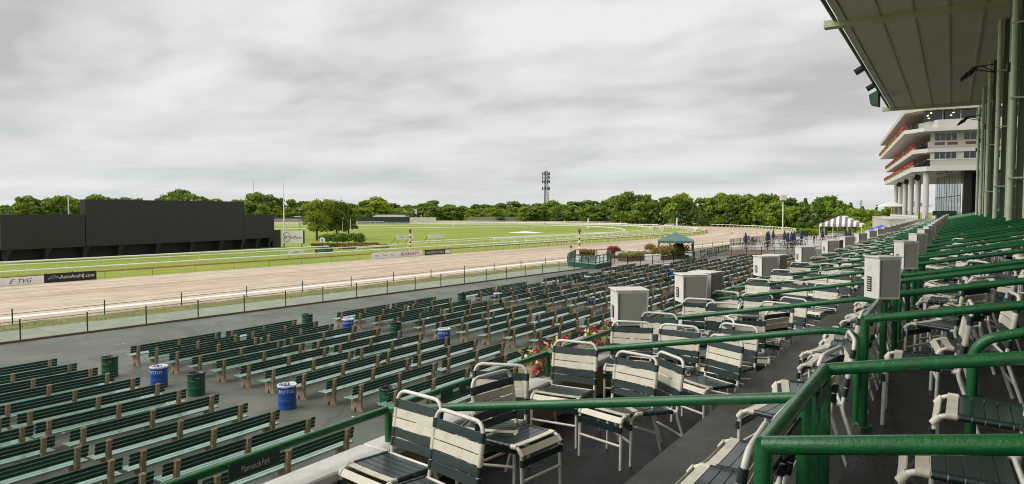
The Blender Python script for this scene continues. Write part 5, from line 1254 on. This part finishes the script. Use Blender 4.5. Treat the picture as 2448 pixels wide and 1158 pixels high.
# person on the patio
def person(p, rz, label):
    V = {'pel': (0, 0, .95), 'che': (0, .01, 1.28), 'sh': (0, 0, 1.45), 'neck': (0, .01, 1.54), 'head': (0, .02, 1.63), 'top': (0, .015, 1.74),
         'ls': (-.18, 0, 1.42), 'le': (-.25, -.03, 1.15), 'lh': (-.22, .10, .93), 'lf': (-.21, .14, .85), 'rs': (.18, 0, 1.42), 're': (.26, -.02, 1.15), 'rh': (.27, .08, .92), 'rf': (.27, .12, .84),
         'lk': (-.10, .03, .50), 'la': (-.11, -.02, .09), 'lt': (-.12, .13, .04), 'rk': (.10, .05, .50), 'ra': (.12, .02, .09), 'rt': (.14, .17, .04), 'lhp': (-.09, 0, .90), 'rhp': (.09, 0, .90)}
    E = ['pel che', 'che sh', 'sh neck', 'neck head', 'head top', 'sh ls', 'ls le', 'le lh', 'lh lf', 'sh rs', 'rs re', 're rh', 'rh rf', 'pel lhp', 'lhp lk', 'lk la', 'la lt', 'pel rhp', 'rhp rk', 'rk ra', 'ra rt']
    Rd = dict(pel=.15, che=.16, sh=.11, neck=.055, head=.095, top=.07, ls=.07, le=.05, lh=.035, lf=.03, rs=.07, re=.05, rh=.035, rf=.03, lk=.065, la=.045, lt=.035, rk=.065, ra=.045, rt=.035, lhp=.095, rhp=.095)
    ks = list(V); me = bpy.data.meshes.new('person'); me.from_pydata([V[k] for k in ks], [tuple(ks.index(x) for x in e.split()) for e in E], [])
    o = bpy.data.objects.new('person', me); C.objects.link(o); md = o.modifiers.new('skin', 'SKIN')
    for i, k in enumerate(ks): me.skin_vertices[0].data[i].radius = (Rd[k], Rd[k]*.85); me.skin_vertices[0].data[i].use_root = k == 'pel'
    o.modifiers.new('sub', 'SUBSURF').levels = 1; bpy.context.view_layer.update()
    nm = bpy.data.meshes.new_from_object(o.evaluated_get(bpy.context.evaluated_depsgraph_get())); bpy.data.objects.remove(o)
    nm.materials.append(M['cloth_dark']); nm.materials.append(M['skin'])
    for f in nm.polygons: f.use_smooth = True; f.material_index = 1 if f.center.z > 1.5 or (abs(f.center.x) > .19 and f.center.z < .93 and f.center.z > .8) else 0
    o = link('person', nm, None, label, 'person'); o.location = p; o.rotation_euler = (0, 0, rz)
    MB().lathe([(.0, 1.80), (.07, 1.785), (.105, 1.73), (.108, 1.66)], 10, c=(0, -.005, 0)).build('hair', M['black'], o)
person(S_(1946, 583, 6.27, -.018), 2.2, 'person in dark clothes standing on the patio by the tables')
# striped tent, blue canopy, shrubs
dep = 165; A = at_depth(1958, dep+2.6, GZ+.9); B_ = at_depth(2061, dep-2.6, GZ+.9); ex, ey = frame_at(A, B_); w = (B_-A).length; o = thing('striped_tent', 'white and grey striped marquee behind the patio', 'tent', A, math.atan2(ex.y, ex.x)); ze = height(537, dep)-A.z; za = height(515, dep)-A.z
n_ = 15; D_ = 7.0; front = {0: MB(), 1: MB()}
for i in range(n_):
    x0, x1 = w*i/n_, w*(i+1)/n_; mi = i % 2
    def top(x, e=.0): t = 1-abs(2*x/w-1); return (x+(w/2-x)*.0, D_*.12*t, ze+(za-ze)*t)
    front[mi].add([(x0, 0, ze-.0), (x1, 0, ze), top(x1), top(x0)] if i != n_//2 else [(x0, 0, ze), (x1, 0, ze), top(x1), top(w/2), top(x0)], [(0, 1, 2, 3)] if i != n_//2 else [(0, 1, 2, 3, 4)])
    front[mi].add([(x0, -.02, ze+.04), (x1, -.02, ze+.04), (x1, -.02, ze-.45), ((x0+x1)/2, -.02, ze-.62), (x0, -.02, ze-.45)], [(0, 1, 2, 3, 4)])
    for s_ in (0,):
        if x1 <= w/2+.4 or x0 >= w/2-.4: front[mi].add([top(x0), top(x1), (top(x1)[0], D_, top(x1)[2]), (top(x0)[0], D_, top(x0)[2])], [(0, 1, 2, 3)])
front[0].build('white_panel', M['canvas_white'], o); front[1].build('grey_stripe', M['canvas_grey'], o)
for x in (.1, w*.33, w*.66, w-.1):
    for y in (.1, D_-.1): MB().tube([(x, y, -.3), (x, y, ze)], .07, 6).build('pole', M['rail_white'], o)
MB().box(w*.3, w*.95, D_*.5, D_*.55, -.2, 1.1).build('counter', M['canvas_white'], o)
dep = 118; A = at_depth(2107, dep, -.1); o = thing('blue_canopy', 'small blue pop up canopy beyond the front monitors', 'tent', A, .5); ze = height(551, dep)+.1; za = height(538, dep)+.1
MB().add([(-1.7, -1.7, ze), (1.7, -1.7, ze), (1.7, 1.7, ze), (-1.7, 1.7, ze), (0, 0, za), (-1.7, -1.7, ze-.25), (1.7, -1.7, ze-.25), (1.7, 1.7, ze-.25), (-1.7, 1.7, ze-.25)], [(0, 1, 4), (1, 2, 4), (2, 3, 4), (3, 0, 4), (0, 5, 6, 1), (1, 6, 7, 2), (2, 7, 8, 3), (3, 8, 5, 0)]).build('canopy', M['canvas_blue'], o)
for x in (-1.6, 1.6):
    for y in (-1.6, 1.6): MB().tube([(x, y, 0), (x, y, ze)], .04, 5).build('leg', M['rail_white'], o)
shrub('bright green round shrub beside the striped tent', 1935, 175, 3.0, 2.9, 2600, 'leaf_light'); shrub('bright green shrub row at the clubhouse foot', 2105, 150, 4.0, 4.5, 3000, 'leaf_light'); shrub('green shrub behind the striped tent', 2075, 185, 5.0, 5.0, 3000, 'leaf_light')
tree('pine', 1, at_depth(1908, 200, GZ), 5.4, 'small dark conifer standing alone by the turn rail', 'lone conifer', .5)
for px, yt, d, k in ((1960, 472, 235, 'pine'), (1990, 470, 240, 'pine'), (2010, 480, 250, 'pine'), (1925, 474, 250, 'pine'), (2045, 500, 215, 'light'), (2080, 502, 220, 'light'), (2120, 497, 225, 'light')):
    tree(k, random.randrange(3), at_depth(px, d, GZ), height(yt, d)-GZ, 'dark spreading pine behind the striped tent' if k == 'pine' else 'bright green tree beyond the striped tent', 'pines behind the tent' if k == 'pine' else 'bright trees beyond the tent', 1.25)

# ================================================================== CLUBHOUSE
cb = thing('clubhouse', 'white multi level clubhouse with red flowered balconies on round columns', 'building', (-3.5, 122.7, 0), R(7.9))
def slab(poly, z0, z1, m, name, par=cb): return MB().prism(poly, z0, z1).build(name, M[m], par)
FAR = 58
def outline(xl, yn, ch=2.4, xr=24): return [(xl, yn+ch), (xl+ch*.72, yn), (xr, yn), (xr, FAR), (xl, FAR)]
slab(outline(-1.9, -1.6), 12.3, 13.0, 'stucco_white', 'balcony_slab'); slab(outline(-1.7, -1.0), 15.15, 15.75, 'stucco_white', 'balcony_slab'); slab(outline(-3.0, -2.4, 3.2), 18.2, 18.75, 'stucco_white', 'balcony_slab')
slab(outline(-3.0, -2.6, 3.2), 21.35, 22.1, 'stucco', 'roof_slab'); slab(outline(-2.6, -2.2, 3.2), 22.1, 22.3, 'stucco_white', 'roof_slab')
# end wall
e = MB(); 
e.box(.35, 24, -1.4, -1.15, 13.0, 14.05); e.box(.35, 24, -.8, -.55, 14.05, 18.2); e.build('end_wall', M['stucco'], cb)
MB().box(-.1, 24, -1.45, -1.35, 13.95, 14.08).build('ledge', M['stucco_white'], cb); MB().box(.3, 24, -.95, -.81, 15.7, 15.85).build('ledge', M['stucco_white'], cb)
MB().box(.0, 24, -1.02, -.81, 15.85, 16.75).build('spandrel', M['stucco'], cb)
MB().prism([(-1.0, 2.0), (1.0, -2.35), (24, -2.35), (24, -2.1), (1.1, -2.1), (-.8, 2.1)], 18.75, 19.85).build('parapet', M['stucco_white'], cb)
for z0, z1 in ((14.15, 15.2), (16.9, 18.0)):
    for x0, x1, n_ in ((.85, 3.75, 4), (4.6, 6.2, 2), (7.2, 9.2, 2)):
        f = MB().box(x0-.06, x1+.06, -.86, -.80, z0-.06, z1+.06).build('window', M['stucco_white'], cb); w = (x1-x0)/n_
        for i in range(n_): MB().box(x0+w*i+.035, x0+w*(i+1)-.035, -.875, -.862, z0, z1).build('pane', M['window'], f)
for x0 in (.85, 2.5, 4.8): MB().box(x0, x0+1.3, -1.06, -1.03, 16.2, 16.6).build('vent', M['brown_vent'], cb)
# top glazed storey
for i, (x0, x1) in enumerate(((-.7, 1.6), (2.0, 4.0), (4.05, 6.0), (6.05, 8.5), (8.6, 11))): MB().box(x0, x1, -1.55, -1.5, 19.75, 21.3).build('pane', M['window'], cb)
for x in (1.75, 4.02, 6.02): MB().box(x-.05, x+.05, -1.6, -1.5, 19.75, 21.35).build('mullion', M['stucco_white'], cb)
for x, z in ((-.2, 20.6), (.25, 21.0), (-.05, 20.2), (2.8, 20.5), (3.1, 20.9), (6.3, 20.5), (7.6, 20.7)): MB().cbox((x, -1.58, z), (.22, .02, .10), bev=.008).build('downlight', M['lamp_glow'], cb)
# side balconies: recessed walls, seats, flower troughs
for z0, z1, xl in ((13.0, 15.15, -1.7), (15.75, 18.2, -1.5), (18.75, 21.35, -2.8)):
    MB().box(1.9, 2.1, .2, FAR, z0, z1).build('recessed_wall', M['interior'], cb)
    for y in np.arange(1.5, FAR, 3.6): MB().box(1.6, 1.9, y-.12, y+.12, z0, z1).build('pier', M['stucco_white'], cb)
    seats = MB()
    for row in range(2):
        for y in np.arange(2, FAR, .8): seats.box(xl+.9+.9*row, xl+1.35+.9*row, y, y+.5, z0+.35+.3*row, z0+.95+.35*row)
    seats.build('balcony_seats', M['dark_metal'], cb, kind='stuff')
    MB().box(xl-.18, xl+.18, 2.2, FAR, z0+.0, z0+.42).build('flower_trough', M['stucco_white'], cb)
    k = 4200; pts = [np.array((xl+rng.uniform(-.34, .22), 2.0+rng.random()*(FAR-2), z0+.15+.62*rng.random()**.8)) for _ in range(k)]
    def mi(p, z=z0): return 0 if (p[2] < z+.42 and rng.random() < .85) or rng.random() < .10 else (1 if rng.random() < .35 else 3)
    leaf_cloud(pts, .15, mi, .4).build('balcony_flowers', FL, cb, kind='stuff')
for i in range(6): y = 11.3*i*.92; MB().lathe([(.42, 4.4), (.42, 12.3)], 18, c=(0, y, 0)).build('column', M['stucco_white'], cb)
for y in (1, 12): MB().lathe([(.5, 4.4), (.5, 12.3)], 18, c=(7.2, y, 0)).build('column', M['stucco_white'], cb)
for y in (5, 22, 36): MB().cbox((0, 0, 0), (.8, .35, .9), M=Matrix.Translation((-.7, y, 11.6))@Matrix.Rotation(R(25), 4, 'Y')).build('loudspeaker', M['dark_metal'], cb)
for x, y in ((2.3, 1.0), (3.4, 3.0), (2.5, 6), (4.2, 9)): MB().cbox((x, y, 12.27), (1.0, .45, .08)).build('soffit_light', M['iron'], cb)
# glazed ground floor
gm = bpy.data.materials.new('clear_pane'); gm.use_nodes = True; nt = gm.node_tree; tr = nt.nodes.new('ShaderNodeBsdfTransparent'); tr.inputs[0].default_value = (.75, .8, .8, 1); ms = nt.nodes.new('ShaderNodeMixShader'); ms.inputs[0].default_value = .25
nt.links.new(tr.outputs[0], ms.inputs[1]); nt.links.new(nt.nodes['Principled BSDF'].outputs[0], ms.inputs[2]); nt.nodes['Principled BSDF'].inputs['Roughness'].default_value = .05; nt.links.new(ms.outputs[0], nt.nodes['Material Output'].inputs['Surface'])
gw = MB().box(4.75, 4.9, 2, 30, 5.0, 5.9).build('glass_wall', M['stucco'], cb)
for y in np.arange(2, 30, 2.8): MB().box(4.80, 4.86, y-.07, y+.07, 5.9, 12.3).build('mullion', M['iron'], gw); MB().box(4.825, 4.835, y+.07, y+2.73, 5.9, 12.3).build('pane', gm, gw)
for z in (8.6,): MB().box(4.805, 4.855, 2, 30, z, z+.12).build('transom', M['iron'], gw)
MB().box(5.0, 6.0, .6, 1.8, 4.6, 12.3).build('dark_pier', M['iron'], cb); MB().box(6.0, 24, 3.0, 3.2, 5.0, 12.3).build('ground_window', M['window'], cb)
MB().box(1.4, 4.6, 3.6, 3.75, 5.0, 6.3).build('green_screen', M['deck_green'], cb)
MB().box(-1.9, 24, -8, FAR, 3.9, 4.6).build('terrace_floor', M['floor_wet'], cb); MB().box(-2.3, -1.9, -9, FAR, -.6, 5.15).build('terrace_wall', M['stucco'], cb); MB().box(-4.6, -2.3, 4, 50, -.6, 4.9).build('terrace_annex', M['stucco'], cb)
MB().box(-4.7, -2.3, 3.9, 50.2, 4.9, 5.05).build('annex_coping', M['stucco_white'], cb)
MB().box(-1.9, 14, -8.2, -8, 3.9, 5.1).build('terrace_wall', M['stucco'], cb)
for k, y in enumerate(np.arange(-6, 40, 3.2)):
    p = Vector((-3.5, 122.7, 0))+Matrix.Rotation(R(7.9), 3, 'Z')@Vector((-1.7, float(y), 5.15)); monitor(p.x, p.y, p.z, -20, 'small white monitor box on the clubhouse terrace wall', 'monitor boxes on the clubhouse terrace')
for k, x in enumerate(np.arange(-1, 13, 1.25)):
    p = Vector((-3.5, 122.7, 0))+Matrix.Rotation(R(7.9), 3, 'Z')@Vector((float(x), -8.1, 5.15)); monitor(p.x, p.y, p.z, -20, 'white monitor box closing the far end of the boxes', 'monitor boxes at the far end')
# white umbrella roofs on the clubhouse terrace
for x, y in ((-1.5, 42), (-1.0, 50), (2.5, 40)):
    p = Vector((-3.5, 122.7, 0))+Matrix.Rotation(R(7.9), 3, 'Z')@Vector((x, y, 4.6)); o = thing('terrace_canopy', 'white pyramid canopy on the clubhouse terrace', 'canopy', p, .3, 'white canopies on the terrace'); h = 2.6
    MB().add([(-2.5, -2.5, h), (2.5, -2.5, h), (2.5, 2.5, h), (-2.5, 2.5, h), (0, 0, h+1.1)], [(0, 1, 4), (1, 2, 4), (2, 3, 4), (3, 0, 4)]).build('canopy', M['canvas_white'], o); MB().tube([(0, 0, 0), (0, 0, h+1)], .06, 6).build('pole', M['rail_white'], o)
# connecting terrace between the stand and the clubhouse
MB().box(-3.4, 9, YB+.01, 118, 3.6, TREAD).build('link_terrace', M['floor_wet'], cb, M=cb.matrix_basis.inverted())
